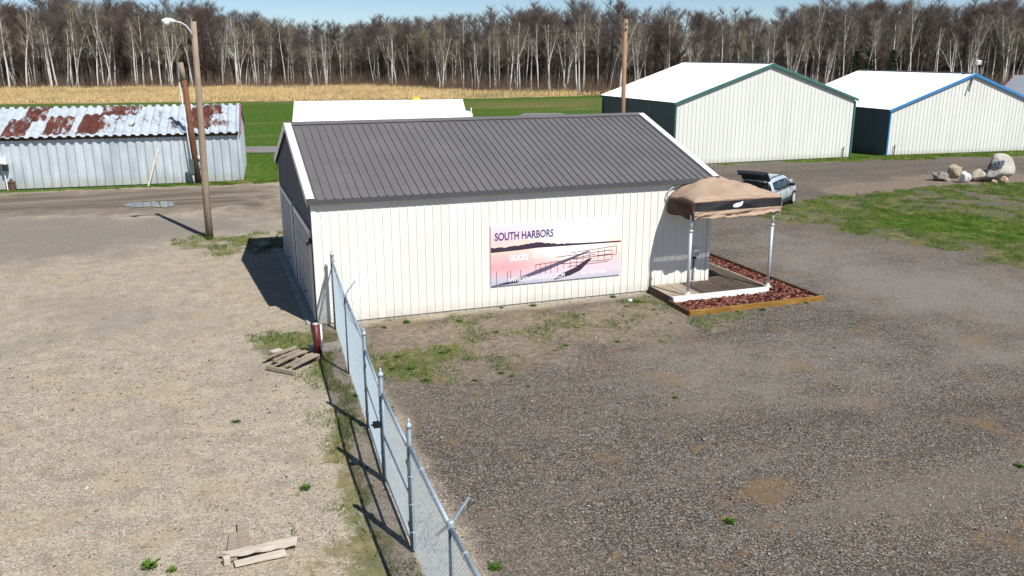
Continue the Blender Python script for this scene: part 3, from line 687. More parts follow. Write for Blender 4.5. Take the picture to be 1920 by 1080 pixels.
# emblem on the band: a white leaping oval with pale blue strokes
M['emblem_blue'] = flat_mat('pale_blue_print', (0.30, 0.50, 0.66))
mb = MB(); E = []
for k in range(28):
    t = 2*math.pi*k/28; ex = 0.16*math.cos(t); ez = 0.062*math.sin(t)
    if math.cos(t) > 0.6 and math.sin(t) > 0: ex += 0.05*math.sin(t*2); ez += 0.055*math.cos(t)
    E.append((11.93+ex, -1.481, 2.815+ez+0.12*ex))
mb.prism(E, (0, -0.003, 0)); em = mb.build('emblem', M['ink_white'], can)
mb = MB()
for k in range(4):
    x0 = 11.84+k*0.052; mb.beam((x0, -1.486, 2.785+k*.006), (x0+0.035, -1.486, 2.845+k*.006), 0.012, 0.003, (0, 1, 0))
mb.beam((11.80, -1.486, 2.772), (12.04, -1.486, 2.800), 0.008, 0.003, (0, 1, 0)); mb.build('emblem_strokes', M['emblem_blue'], em)
for x in (10.33+0.16, 13.27):
    mb = MB(); mb.tube([(x, -1.36, DZ), (x, -1.36, 2.15)], 0.047, 12); mb.tube([(x, -1.36, 2.1), (x, -1.36, 2.62)], 0.038, 12); mb.build('post', M['alu'], can, True)
    mb = MB(); mb.tube([(x, -1.36, 2.08), (x, -1.36, 2.16)], 0.054, 12); mb.tube([(x, -1.36, 2.12), (x+0.09, -1.36, 2.12)], 0.012, 6); mb.build('post_collar', M['alu'], can, True)
    mb = MB(); mb.box((x-0.09, -1.43, DZ+0.001), (x+0.09, -1.29, DZ+0.03)); mb.tube([(x, -1.36, DZ+.03), (x, -1.36, DZ+.12)], 0.058, 12); mb.build('post_foot', M['white'], can)
mb = MB(); mb.box((9.99, -1.44, 0.05), (13.27, -1.325, DZ)); mb.box((9.99, -1.445, 0.10), (13.27, -1.441, 0.12)); mb.build('base_beam', M['white'], can)
mb = MB(); mb.tube([(10.46, -0.09, 2.72), (10.40, -0.09, 2.95), (10.46, -0.09, 3.12), (10.62, -0.09, 3.24), (10.9, -0.09, 3.30), (11.2, -0.09, 3.30)], 0.02, 8); mb.tube([(10.5, -1.38, 2.62), (13.4, -1.38, 2.62)], 0.03, 8); mb.tube([(10.5, -0.1, 2.6), (12.1, -0.1, 2.6)], 0.03, 8)
for x in (10.49, 13.27): mb.tube([(x, -1.36, 2.6), (x, -0.12, 2.6)], 0.03, 8)
mb.build('frame_tube', M['alu'], can, True)
mb = MB(); mb.lathe([(0.055, -0.02), (0.055, 0.17), (0.06, 0.17), (0.06, 0.21), (0.04, 0.225)], 14, Matrix.Translation((8.69, -1.22, 0))); tag(mb.build('vent_pipe', M['white'], None, True), 'short white capped pipe stub standing in gravel beside the deck', 'pipe')

# ------------------------------------------------------------------ CHAIN LINK FENCE
FZ = 1.78
FP = [(0.40, -0.35), (0.20, -3.75), (0.07, -6.85), (-0.06, -9.11), (-0.10, -11.36)]
P0 = G(845, 985, 1.60); PE = G(898, 1080, 1.60)
FP += [(P0[0], P0[1]), (P0[0]+2.2*(PE[0]-P0[0]), P0[1]+2.2*(PE[1]-P0[1]))]
FH = [1.86, 1.83, 1.80, 1.70, 1.70, 1.60, 1.60]
def mesh_panel(mb, a, b, z0a, z0b, z1a, z1b, sp=0.068, r0=0.0026):
    "two layers of slanting wires clipped to the panel between a and b"
    a = Vector((a[0], a[1], 0)); b = Vector((b[0], b[1], 0)); L = (b-a).length; d = (b-a)/L; n = Vector((-d.y, d.x, 0))
    H = max(z1a-z0a, z1b-z0b)
    for sgn_ in (1, -1):
        r = r0*(1.25 if sgn_ < 0 else 0.75)
        s = -H if sgn_ > 0 else 0.0
        end = L if sgn_ > 0 else L+H
        while s < end:
            t0 = 0.0; t1 = H
            if sgn_ > 0: t0 = max(0, -s); t1 = min(H, L-s)
            else: t0 = max(0, s-L); t1 = min(H, s)
            if t1-t0 > 0.02:
                def pt(t):
                    q = s + sgn_*t; f = q/L; zlo = z0a+(z0b-z0a)*f; zhi = z1a+(z1b-z1a)*f
                    p = a + d*q + n*(0.003*sgn_); p.z = zlo + (zhi-zlo)*t/H; return p
                p, q = pt(t0), pt(t1); dr = (q-p).normalized(); s1 = dr.cross(n)
                vs = []
                for e in (p, q):
                    vs += [e+n*r, e-n*r*0.5+s1*r*0.87, e-n*r*0.5-s1*r*0.87]
                mb.add(vs, [(0,1,4,3), (1,2,5,4), (2,0,3,5)])
            s += sp
def ring(mb, p, r, h): mb.lathe([(r*0.8, -h/2), (r, -h/2), (r, h/2), (r*0.8, h/2)], 12, Matrix.Translation(p))
def post(parent, q, h, r, ball=True, dark=True, name='post'):
    mb = MB(); mb.tube([(q[0], q[1], -0.1), (q[0], q[1], h)], r, 12); o = mb.build(name, M['galv_dark'] if dark else M['galv'], parent, True)
    if ball:
        mb = MB(); mb.lathe([(r*1.12, -0.03), (r*1.18, 0.01), (r*0.8, 0.035), (r*0.45, 0.05), (r*0.5, 0.07), (r*0.42, 0.10), (0.004, 0.115)], 12, Matrix.Translation((q[0], q[1], h))); mb.build('post_cap', M['galv'], o, True)
    return o
def fence_run(name, label, ids, ends_ball):
    t = thing(name, label, 'fence', (*FP[ids[0]], 0))
    for i in ids:
        if i in TERMINAL: continue
        q = FP[i]; post(t, q, FH[i]-0.02, 0.033, False, name='line_post')
        d = Vector((FP[i][0]-FP[i-1][0], FP[i][1]-FP[i-1][1], 0)).normalized(); side = Vector((-d.y, d.x, 0))
        A_ = Vector((q[0], q[1], FH[i]+0.02)); B_ = A_ + side*0.24 - d*0.02 + Vector((0, 0, 0.30))
        mb = MB(); mb.beam(A_-(B_-A_)*0.05, B_, 0.035, 0.022); mb.lathe([(0.045, -0.05), (0.045, 0.03), (0.03, 0.05)], 12, Matrix.Translation(A_)); mb.build('barb_arm', M['galv'], t)
    for i, j in zip(ids, ids[1:]):
        mb = MB(); mb.tube([(*FP[i], FH[i]-0.03), (*FP[j], FH[j]-0.03)], 0.027, 10); rail = mb.build('top_rail', M['galv'], t, True)
        L = math.dist(FP[i], FP[j]); k = max(2, int(L/0.6))
        for e in range(1, k):
            f = e/k; p = Vector((FP[i][0]+(FP[j][0]-FP[i][0])*f, FP[i][1]+(FP[j][1]-FP[i][1])*f, FH[i]+(FH[j]-FH[i])*f-0.03))
            mb = MB(); mb.lathe([(0.028, -0.008), (0.034, -0.008), (0.034, 0.008), (0.028, 0.008)], 8, Matrix.Translation(p) @ Matrix.Rotation(math.pi/2, 4, 'X')); mb.build('tie_wire', M['alu'], rail)
        mb = MB(); mesh_panel(mb, FP[i], FP[j], 0.02, 0.02, FH[i]-0.03, FH[j]-0.03); mb.build('wire_mesh', M['wire'], t)
    return t
TERMINAL = {0, 2, 3, 4}
fa = fence_run('chain_link_fence', 'chain link fence stretch starting at the cream building corner', [0, 1, 2], None)
post(fa, FP[0], 2.02, 0.047, True, name='terminal_post'); post(fa, FP[2], 1.92, 0.040, True, name='terminal_post')
# short panel closing the gap to the wall, with wide wire
mb = MB(); A_ = Vector((0.40, -0.35, 1.66)); 
for k in range(14):
    z = 0.12+k*0.115; f = 1-(z/1.75); mb.tube([(0.38, -0.33, z), (0.38-0.42*f, -0.33+0.26*f, z)], 0.004, 5)
mb.tube([(0.39, -0.34, 1.72), (-0.03, -0.07, 0.08)], 0.016, 8); mb.tube([(0.2, -0.2, 0.1), (0.2, -0.2, 0.98)], 0.004, 5)
mb.build('closing_panel', M['galv'], fa)
for k in range(3):
    mb = MB(); side = 0.08+0.075*k; z = 0.07+0.10*k
    p0 = Vector((0.40, -0.35, 1.98-0.0*k)); p1 = Vector((FP[1][0]+0.24*(k+1)/3, FP[1][1], FH[1]+0.02+0.30*(k+1)/3)); p2 = Vector((FP[2][0]+0.02, FP[2][1], 1.88))
    L_ = []
    for (A_, B_) in ((p0, p1), (p1, p2)):
        for e in range(8):
            f = e/8; q = A_.lerp(B_, f); q.z -= 0.04*math.sin(math.pi*f); L_.append(q)
    L_.append(p2); mb.tube(L_, 0.0035, 5); mb.build('barbed_wire', M['wire'], fa)
fb = fence_run('chain_link_fence', 'chain link fence stretch nearest the camera with one slanted arm', [4, 5, 6], None)
post(fb, FP[4], 1.98, 0.042, True, name='terminal_post')
ring_m = M['galv']
for o_p, q in ((fa, FP[2]), (fb, FP[4])):
    for z in (0.3, 0.75, 1.2, 1.6): mb = MB(); ring(mb, (q[0], q[1], z), 0.049, 0.03); mb.build('tension_band', M['galv'], o_p, True)
gp = thing('gate_post', 'galvanised middle post with ball cap between the two gate panels', 'post', (*FP[3], 0))
post(gp, FP[3], 1.93, 0.046, True, name='steel_post')
for z in (0.5, 1.25, 1.58): mb = MB(); ring(mb, (FP[3][0], FP[3][1], z), 0.054, 0.035); mb.build('tension_band', M['galv'], gp, True)
mb = MB(); mb.box((FP[3][0]-0.16, FP[3][1]-0.05, 1.0), (FP[3][0]-0.05, FP[3][1]+0.05, 1.09)); mb.tube([(FP[3][0]-0.1, FP[3][1], 1.02), (FP[3][0]-0.2, FP[3][1]-0.02, 1.06)], 0.014, 6); mb.build('latch', M['black'], gp)
for (i, j, lab) in ((2, 3, 'chain link gate panel on the building side of the middle post'), (3, 4, 'chain link gate panel on the camera side of the middle post')):
    a = Vector((*FP[i], 0)); b = Vector((*FP[j], 0)); d = (b-a).normalized(); a = a+d*0.10; b = b-d*0.10
    g = thing('chain_link_gate', lab, 'gate', a)
    up = lambda p, z: (p.x, p.y, z)
    mb = MB(); r = 0.024
    for z in (0.10, 0.88, 1.62): mb.tube([up(a, z), up(b, z)], r, 10)
    for p in (a, b): mb.tube([up(p, 0.10), up(p, 1.62)], r, 10)
    mb.build('gate_frame', M['galv'], g, True)
    mb = MB(); mesh_panel(mb, a, b, 0.10, 0.10, 1.62, 1.62); mb.build('wire_mesh', M['wire'], g)
    for z in (0.35, 1.35):
        e = a if i == 2 else b; mb = MB(); mb.box((e.x-0.03, e.y-0.07, z-0.03), (e.x+0.03, e.y+0.07, z+0.03)); mb.build('hinge', M['galv_dark'], g)

# ------------------------------------------------------------------ BOLLARD, CURB, BOARDS
B0 = G(597, 667)
bol = thing('bollard', 'dark red steel bollard with concrete top beside fence end', 'bollard', (B0[0], B0[1], 0))
lean = Vector((-0.03, 0.02, 0)); 
mb = MB(); mb.tube([(B0[0], B0[1], -0.1), (B0[0]-0.02, B0[1]+0.02, 0.80)], 0.085, 16); mb.build('steel_pipe', M['red_paint'], bol, True)
mb = MB(); mb.lathe([(0.078, -0.01), (0.076, 0.012), (0.04, 0.03), (0.002, 0.034)], 16, Matrix.Translation((B0[0]-0.02, B0[1]+0.02, 0.80))); mb.build('concrete_fill', M['concrete'], bol, True)
mb = MB(); mb.tube([(B0[0]+0.112, B0[1]-0.02, -0.05), (B0[0]+0.10, B0[1], 0.78)], 0.022, 10); tag(mb.build('white_pipe', M['white'], None, True), 'thin white pipe standing against the dark red bollard', 'pipe')
c1 = G(582, 662); c2 = G(640, 654); d = Vector(c2-c1); L_ = d.length
mb = MB(); Mx = Matrix.Translation(Vector(c1)) @ Matrix.Rotation(math.atan2(d.y, d.x), 4, 'Z')
mb.prism([Mx @ Vector((0, y, z)) for y, z in ((0, -0.02), (0.2, -0.02), (0.18, 0.15), (0.03, 0.15))], Mx.to_3x3() @ Vector((L_, 0, 0)))
ob = mb.build('parking_curb', M['concrete']); tag(ob, 'pale concrete parking block lying behind the red bollard', 'curb')
def board(name, p, q, wd, th, m, z0, z1, label, cat='board', jag=0.0, group=None):
    p = Vector((p[0], p[1], z0)); q = Vector((q[0], q[1], z1)); d = q-p; L = d.length; d.normalize(); sd = d.cross(Vector((0,0,1))).normalized(); u = sd.cross(d)
    n = 10; vs = []; fs = []
    for i in range(n+1):
        f = i/n; w0 = wd/2*(1-jag*rnd.random()); w1 = wd/2*(1-jag*rnd.random())
        ex = (rnd.uniform(-1, 1)*0.04*jag*4 if i in (0, n) else 0)
        c = d*(f*L)
        for sy, sz, ww in ((-1,-1,w0), (1,-1,w1), (1,1,w1), (-1,1,w0)): vs.append(c + d*ex*sy + sd*sy*ww + u*sz*th/2 + u*0.006*math.sin(3*f+sy))
    for i in range(n):
        for k in range(4):
            k2 = (k+1) % 4; fs.append((i*4+k, i*4+k2, (i+1)*4+k2, (i+1)*4+k))
    fs += [(3,2,1,0), (n*4, n*4+1, n*4+2, n*4+3)]
    mb = MB(); mb.add(vs, fs); o = mb.build(name, m); o.location = p
    return tag(o, label, cat, group) if label else o
# broken pallet
pal = thing('broken_pallet', 'collapsed grey wooden pallet lying in grass left of bollard', 'pallet', G(545, 680))
def pboard(a, b, wd, z0, z1, m='board', nm='slat'):
    o = board(nm, G(*a), G(*b), wd, 0.03, M[m], z0, z1, None, jag=0.12)
    o.parent = pal; o.matrix_parent_inverse = Matrix.Translation(pal.location).inverted(); return o
pboard((497, 682), (553, 661), 0.10, .14, .12); pboard((513, 684), (562, 664), 0.10, .12, .10); pboard((520, 690), (575, 668), 0.13, .13, .14); pboard((548, 697), (597, 674), 0.13, .12, .13)
pboard((505, 677), (556, 657), 0.09, .11, .10); pboard((534, 694), (588, 671), 0.08, .10, .11); pboard((508, 667), (528, 662), 0.17, .10, .09, 'board_pale', 'slat'); pboard((560, 681), (580, 672), 0.07, .09, .09)
for a, b, wd in (((500, 692), (552, 702), .10), ((520, 668), (572, 682), .10), ((540, 662), (600, 676), .10)):
    o = board('stringer', G(*a), G(*b), 0.05, 0.09, M['board'], .04, .04, None, jag=0.1); o.parent = pal; o.matrix_parent_inverse = Matrix.Translation(pal.location).inverted()
# loose boards by the lower edge
board('loose_board', G(423, 1052), G(558, 1022), 0.21, 0.035, M['board_pale'], .10, .07, 'bleached split board lying across the other loose boards', jag=0.45)
board('loose_board', G(440, 1060), G(536, 1038), 0.15, 0.03, M['board_pale'], .02, .02, 'flat pale board under the bleached split board', jag=0.05)
board('loose_board', G(434, 1054), G(442, 1003), 0.17, 0.03, M['board'], .035, .03, 'shorter grey board pointing away beneath the split board', jag=0.04)
board('loose_board', G(458, 1044), G(456, 983), 0.17, 0.035, M['board'], .04, .035, 'longer grey board beside the shorter grey one', jag=0.04)
mb = MB(); q = G(425, 1056); mb.box((-0.045, -0.035, 0), (0.045, 0.035, 0.12)); ob = mb.build('wood_block', M['board_pale']); ob.location = (q[0], q[1], -0.01); ob.rotation_euler = (0.1, 0, 0.3); tag(ob, 'small pale wood block at the end of the split board', 'block')

# ------------------------------------------------------------------ POLES
LP = G(393, 445)
lp = thing('lamp_post', 'tall weathered wooden pole with a curved arm street lamp', 'street lamp', (LP[0], LP[1], 0))
T_ = Vector((LP[0]+0.17, LP[1], 8.26))
mb = MB(); mb.tube([(LP[0], LP[1], -0.2), (LP[0]+0.03, LP[1], 2.2), (LP[0]+0.12, LP[1], 5.5), T_], [0.150, 0.140, 0.120, 0.102], 14); mb.build('wooden_pole', M['pole_wood'], lp, True)
A0 = Vector((LP[0]+0.08, LP[1]-0.1, 7.72)); A3 = Vector((LP[0]-0.50, LP[1]-0.25, 8.25))
mb = MB(); mb.tube([A0, A0+Vector((-.05, -.03, .2)), A0+Vector((-.18, -.07, .38)), A0+Vector((-.36, -.12, .49)), A3], 0.032, 10); mb.build('lamp_arm', M['alu'], lp, True)
mb = MB(); mb.tube([A3+Vector((0.05, 0, 0)), A3+Vector((-.10, -.02, .02)), A3+Vector((-.28, -.06, .02)), A3+Vector((-.42, -.09, 0.0))], [0.04, 0.085, 0.10, 0.05], 12); hd = mb.build('lamp_head', M['white'], lp, True)
mb = MB(); mb.lathe([(0.11, 0), (0.12, -0.05), (0.10, -0.12), (0.05, -0.15)], 14, Matrix.Translation(A3+Vector((-.27, -.06, -.03)))); mb.build('lamp_lens', M['alu'], hd, True)
mb = MB(); mb.lathe([(0.03, 0), (0.03, 0.08), (0.02, 0.09)], 10, Matrix.Translation(A3+Vector((-.27, -.06, .10)))); mb.build('photocell', M['green_box'], hd, True)

rp = thing('service_pole', 'short leaning rusty brown pole with green box before tin shed', 'pole', (-2.99, 29.15, 0))
mb = MB(); mb.tube([(-2.97, 29.1, -0.2), (-3.20, 29.15, 5.7)], [0.17, 0.15], 14); mb.build('rusty_pole', M['rust'], rp, True)
mb = MB(); mb.tube([(-3.20, 29.15, 5.68), (-3.29, 29.17, 6.65)], [0.14, 0.13], 12); mb.build('pole_top', M['pole_wood'], rp, True)
mb = MB(); mb.tube([(-3.18, 28.95, 0), (-3.22, 28.95, 1.2), (-3.46, 28.98, 5.6)], 0.035, 8); mb.tube([(-3.22, 28.92, 0), (-3.22, 28.92, 0.7)], 0.05, 8); mb.tube([(-2.78, 28.92, 0), (-2.78, 28.92, 0.5)], 0.04, 8); mb.build('conduit', M['alu'], rp, True)
mb = MB(); mb.box((-3.40, 28.78, 0.62), (-3.12, 28.94, 1.42)); mb.build('meter_cabinet', M['green_box'], rp)
mb = MB(); mb.lathe([(0.09, 0), (0.09, 0.08), (0.05, 0.12)], 12, Matrix.Translation((-2.80, 28.90, 1.45)) @ Matrix.Rotation(math.pi/2, 4, 'X')); mb.lathe([(0.08, 0), (0.08, 0.08), (0.05, 0.12)], 12, Matrix.Translation((-2.78, 28.90, 0.95)) @ Matrix.Rotation(math.pi/2, 4, 'X')); mb.box((-2.9, 28.93, 0.8), (-2.7, 28.97, 1.6)); mb.build('meter', M['alu'], rp, True)
mb = MB()
for k in range(3): mb.tube([(-3.46+0.02*k, 29.0, 5.6), (-3.5+0.1*k, 29.0, 5.75), (-3.25, 29.1, 5.9-0.1*k)], 0.014, 6)
mb.beam((-3.45, 29.05, 5.35), (-2.9, 29.05, 5.45), 0.05, 0.05); mb.build('bracket', M['black'], rp)

WP = Vector((20.06, 22.0, 0))
wp = thing('utility_pole', 'slim brown wooden utility pole rising behind the charcoal roof', 'pole', WP)
mb = MB(); mb.tube([(20.06, 22, -0.3), (20.06, 22, 8.9)], [0.15, 0.11], 12); mb.build('wooden_pole', M['pole_brown'], wp, True)
mb = MB(); mb.tube([(20.06, 21.86, 8.4), (20.06, 21.8, 8.4)], 0.05, 8); mb.build('insulator', M['alu'], wp, True); mb = MB(); mb.tube([(20.06, 21.86, 8.7), (20.06, 21.8, 8.7)], 0.04, 8); mb.build('insulator', M['alu'], wp, True)
def power_line(a, b, sag, label):
    mb = MB(); a = Vector(a); b = Vector(b); L_ = []
    for k in range(25):
        f = k/24; q = a.lerp(b, f); q.z -= sag*4*f*(1-f); L_.append(q)
    mb.tube(L_, 0.011, 5); tag(mb.build('power_line', M['black']), label, 'wire')
power_line((20.06, 21.8, 8.7), (75, 66, 13), 1.2, 'thin black wire sagging right from the utility pole')
power_line((20.06, 21.8, 8.4), (-48, 34, 9.0), 1.2, 'thin black wire running left from the utility pole')

# ------------------------------------------------------------------ HANGARS
def hangar(name, label, x, y, th, W, Dp, H, R, wallm, sidem, trim, roofm, cat='hangar', sp=0.30):
    f = Frame(x, y, th); t = thing(name, label, cat, (x, y, 0), th)
    sl_ = (R-H)/(W/2); gt = lambda s: (0, 0, H+sl_*min(s, W-s)-0.02)
    mb = MB(); ribbed(mb, f.o, f.u, W, Z(0.05), gt, -f.v, sp, 0.05, 0.025); mb.build('front_wall', wallm, t)
    mb = MB(); ribbed(mb, f.p(W, Dp, 0), -f.u, W, Z(0.05), gt, f.v, sp, 0.05, 0.025); mb.build('rear_wall', wallm, t)
    mb = MB(); ribbed(mb, f.p(0, Dp, 0), -f.v, Dp, Z(0.05), Z(H-0.02), -f.u, sp, 0.05, 0.025); mb.build('side_wall', sidem, t)
    mb = MB(); ribbed(mb, f.p(W, 0, 0), f.v, Dp, Z(0.05), Z(H-0.02), f.u, sp, 0.05, 0.025); mb.build('side_wall', sidem, t)
    ov = 0.12
    for s_ in (0, 1):
        mb = MB(); e = -0.16 if s_ == 0 else W+0.16; ze = H-0.16*sl_+0.06
        up = f.p(W/2, 0, R+0.06) - f.p(e, 0, ze); nrm = (f.u*(-sl_ if s_ == 0 else sl_)+Vector((0, 0, 1))).normalized()
        if s_ == 0: ribbed(mb, f.p(e, Dp+ov, ze), -f.v, Dp+2*ov, lambda s: (0,0,0), lambda s: up, nrm, sp, 0.06, 0.028)
        else: ribbed(mb, f.p(e, -ov, ze), f.v, Dp+2*ov, lambda s: (0,0,0), lambda s: up, nrm, sp, 0.06, 0.028)
        mb.build('roof', roofm, t)
    for yy in (-ov-0.03, Dp+ov+0.03):
        for s_ in (0, 1):
            e = -0.2 if s_ == 0 else W+0.2
            A_ = f.p(e, yy, H-0.2*sl_-0.02); B_ = f.p(W/2, yy, R-0.02)
            mb = MB(); mb.beam(A_, B_, 0.06, 0.17); mb.build('rake_trim', trim, t)
    for (aa, bb) in ((-0.028, -0.03), (W+0.028, -0.03), (-0.028, Dp+0.03), (W+0.028, Dp+0.03)):
        mb = MB(); mb.beam(f.p(aa, bb, 0.03), f.p(aa, bb, H-0.16), 0.11, 0.11, f.v); mb.build('corner_trim', trim, t)
    mb = MB(); mb.beam(f.p(W/2, -ov, R+0.085), f.p(W/2, Dp+ov, R+0.085), 0.30, 0.02); mb.build('ridge_cap', M['galv_dark'], t)
    mb = MB(); q = [f.p(0.05, 0.05, -0.2), f.p(W-0.05, 0.05, -0.2), f.p(W-0.05, Dp-0.05, -0.2), f.p(0.05, Dp-0.05, -0.2)]; mb.prism(q, (0, 0, 0.24)); mb.build('foundation', M['concrete'], t)
    return t, f
h1, f1 = hangar('aircraft_hangar', 'pale hangar with dark green trim and bright white roof', 26.199, 26.644, -0.016, 13.895, 11.09, 4.028, 6.36, M['ivory'], M['shaded_green'], M['green_trim'], M['white_roof'])
h2, f2 = hangar('aircraft_hangar', 'pale hangar with bright blue trim and floodlight on its peak', 43.203, 26.27, -0.097, 13.021, 12.906, 3.225, 5.599, M['pale'], M['shaded_siding'], M['blue_trim'], M['white_roof'])
pass
mb = MB(); A_ = f2.p(6.6, 0.1, 5.6); mb.tube([A_, A_+Vector((0.02, 0, 0.75))], 0.035, 8); fl = mb.build('light_mast', M['alu'], h2)
mb = MB(); mb.box((-0.18, -0.12, -0.1), (0.18, 0.12, 0.16), Matrix.Translation(A_+Vector((0.12, -0.1, 0.78))) @ Matrix.Rotation(0.35, 4, 'X')); mb.build('floodlight', M['white'], fl)
mb = MB(); A_ = f2.p(6.35, -0.12, 5.35); mb.beam(A_, A_+Vector((-0.28, -0.05, -0.95)), 0.09, 0.09); mb.build('bracket', M['galv_dark'], h2)
for f_, par, s in ((f1, h1, 13.25), (f2, h2, 0.55)):
    mb = MB(); A_ = f_.p(s, -0.12, 0); mb.tube([A_, A_+Vector((0, 0, 0.72)), A_+Vector((0.10, 0, 0.75))], 0.03, 8); mb.build('pipe', M['black'], par)

# white hangar behind the main building
wh, fw = hangar('aircraft_hangar', 'low white roofed hangar hidden behind the charcoal roof ridge', 3.0, 33.2, -0.23, 10.5, 7.6, 2.6, 2.61, M['pale'], M['pale'], M['white_metal'], M['white_roof']) if False else (None, None)
def gable_along(name, label, f, L, Dp, H, R, wallm, roofm, trim, sp=0.3, a=0.1, cat='hangar', rh=0.028, rw=0.06):
    "gable building with its ridge along u"
    t = thing(name, label, cat, f.o, f.th); sl_ = (R-H)/(Dp/2); gt = lambda s: (0, 0, H+sl_*min(s, Dp-s)-0.02)
    mb = MB(); ribbed(mb, f.o, f.u, L, Z(0.04), Z(H-0.01), -f.v, sp, rw, rh); mb.build('front_wall', wallm, t)
    mb = MB(); ribbed(mb, f.p(L, Dp, 0), -f.u, L, Z(0.04), Z(H-0.01), f.v, sp, rw, rh); mb.build('rear_wall', wallm, t)
    mb = MB(); ribbed(mb, f.p(L, 0, 0), f.v, Dp, Z(0.04), gt, f.u, sp, rw, rh); mb.build('end_wall', wallm, t)
    mb = MB(); ribbed(mb, f.p(0, Dp, 0), -f.v, Dp, Z(0.04), gt, -f.u, sp, rw, rh); mb.build('end_wall', wallm, t)
    for s_ in (0, 1):
        if roofm is None: break
        mb = MB(); e = -0.15 if s_ == 0 else Dp+0.15; ze = H-0.15*sl_+0.05; up = f.p(0, Dp/2, R+0.05)-f.p(0, e, ze); nrm = (f.v*(-sl_ if s_ == 0 else sl_)+Vector((0, 0, 1))).normalized()
        if s_ == 0: ribbed(mb, f.p(-a, e, ze), f.u, L+2*a, lambda s: (0,0,0), lambda s: up, nrm, sp, rw, rh)
        else: ribbed(mb, f.p(L+a, e, ze), -f.u, L+2*a, lambda s: (0,0,0), lambda s: up, nrm, sp, rw, rh)
        mb.build('roof', roofm, t)
    for xx in (-a-0.03, L+a+0.03):
        for s_ in (0, 1):
            e = -0.17 if s_ == 0 else Dp+0.17; mb = MB(); mb.beam(f.p(xx, e, H-0.17*sl_), f.p(xx, Dp/2, R), 0.05, 0.16); mb.build('rake_trim', trim, t)
    return t
f3 = Frame(72.5, 43.5, -1.15); M['grey_roof'] = weathered('grey_roof_sheet', (0.24, 0.26, 0.29), 0.08, 0.5, 0.45)
gable_along('aircraft_hangar', 'grey roofed hangar with red trim at the far right edge', f3, 12, 10, 2.9, 4.8, M['pale'], M['grey_roof'], M['red_trim'])
fw = Frame(2.75, 31.6, -0.17)
wh = gable_along('aircraft_hangar', 'low hangar with white roof partly hidden behind the charcoal ridge', fw, 10.6, 7.6, 2.55, 4.10, M['pale'], M['white_roof'], M['white_metal'])
# white trailers beside it
def trailer(label, c, th, L, W, z0, z1, dark_end):
    f = Frame(c[0], c[1], th); t = thing('trailer', label, 'trailer', f.o, th)
    r = 0.18; n = 5; prof = []
    for k in range(n+1): q = math.pi/2*k/n; prof.append((L-r+r*math.sin(q), z1-r+r*math.cos(q)))
    for k in range(n+1): q = math.pi/2*k/n; prof.insert(0, (r-r*math.sin(q), z1-r+r*math.cos(q)))
    poly = [(0, z0)] + prof + [(L, z0)]
    mb = MB(); mb.prism([f.p(s, 0, z) for s, z in poly], f.v*W); b = mb.build('trailer_body', M['white_metal'], t)
    if dark_end:
        mb = MB(); mb.prism([f.p(L+0.004, y_, z_) for y_, z_ in ((0.2, z1-1.2), (W-0.2, z1-1.2), (W-0.3, z1-0.25), (0.3, z1-0.25))], f.u*0.03); mb.build('end_window', M['black'], t)
        mb = MB(); mb.tube([f.p(L-0.1, 0.3, z1), f.p(L-0.1, 0.3, z1+0.35)], 0.05, 8); mb.build('vent_stack', M['white'], t)
    for s in (L*0.35, L*0.55):
        for yy in (0.1, W-0.1): mb = MB(); mb.lathe([(0.2, -0.1), (0.33, -0.1), (0.33, 0.1), (0.2, 0.1)], 16, Matrix.Translation(f.p(s, yy, 0.33)) @ Matrix.Rotation(math.pi/2, 4, 'X')); mb.build('wheel', M['tyre'], t)
    mb = MB(); mb.beam(f.p(-1.1, W/2, 0.5), f.p(0.05, W/2, 0.5), 0.1, 0.1); mb.build('tow_bar', M['black'], t)
q1 = G(872, 207, 2.6); trailer('white box trailer with dark end window beside the low white hangar', (q1[0]-4.2, q1[1]-0.9), -0.2, 4.4, 2.1, 0.5, 2.55, True)
q2 = G(957, 219, 2.5); trailer('white trailer with rounded roof corner peeping over the charcoal ridge', (q2[0]-4.6, q2[1]-2.2), -0.02, 4.6, 2.2, 0.5, 2.5, False)
mk = G(780, 188); mb = MB(); mb.lathe([(0.75, 0), (0.72, 0.15), (0.55, 0.36), (0.28, 0.48), (0.01, 0.52)], 16, Matrix.Translation((mk[0], mk[1], 0))); tag(mb.build('airfield_marker', M['yellow'], None, True), 'yellow dome marker standing in the far green field', 'marker')

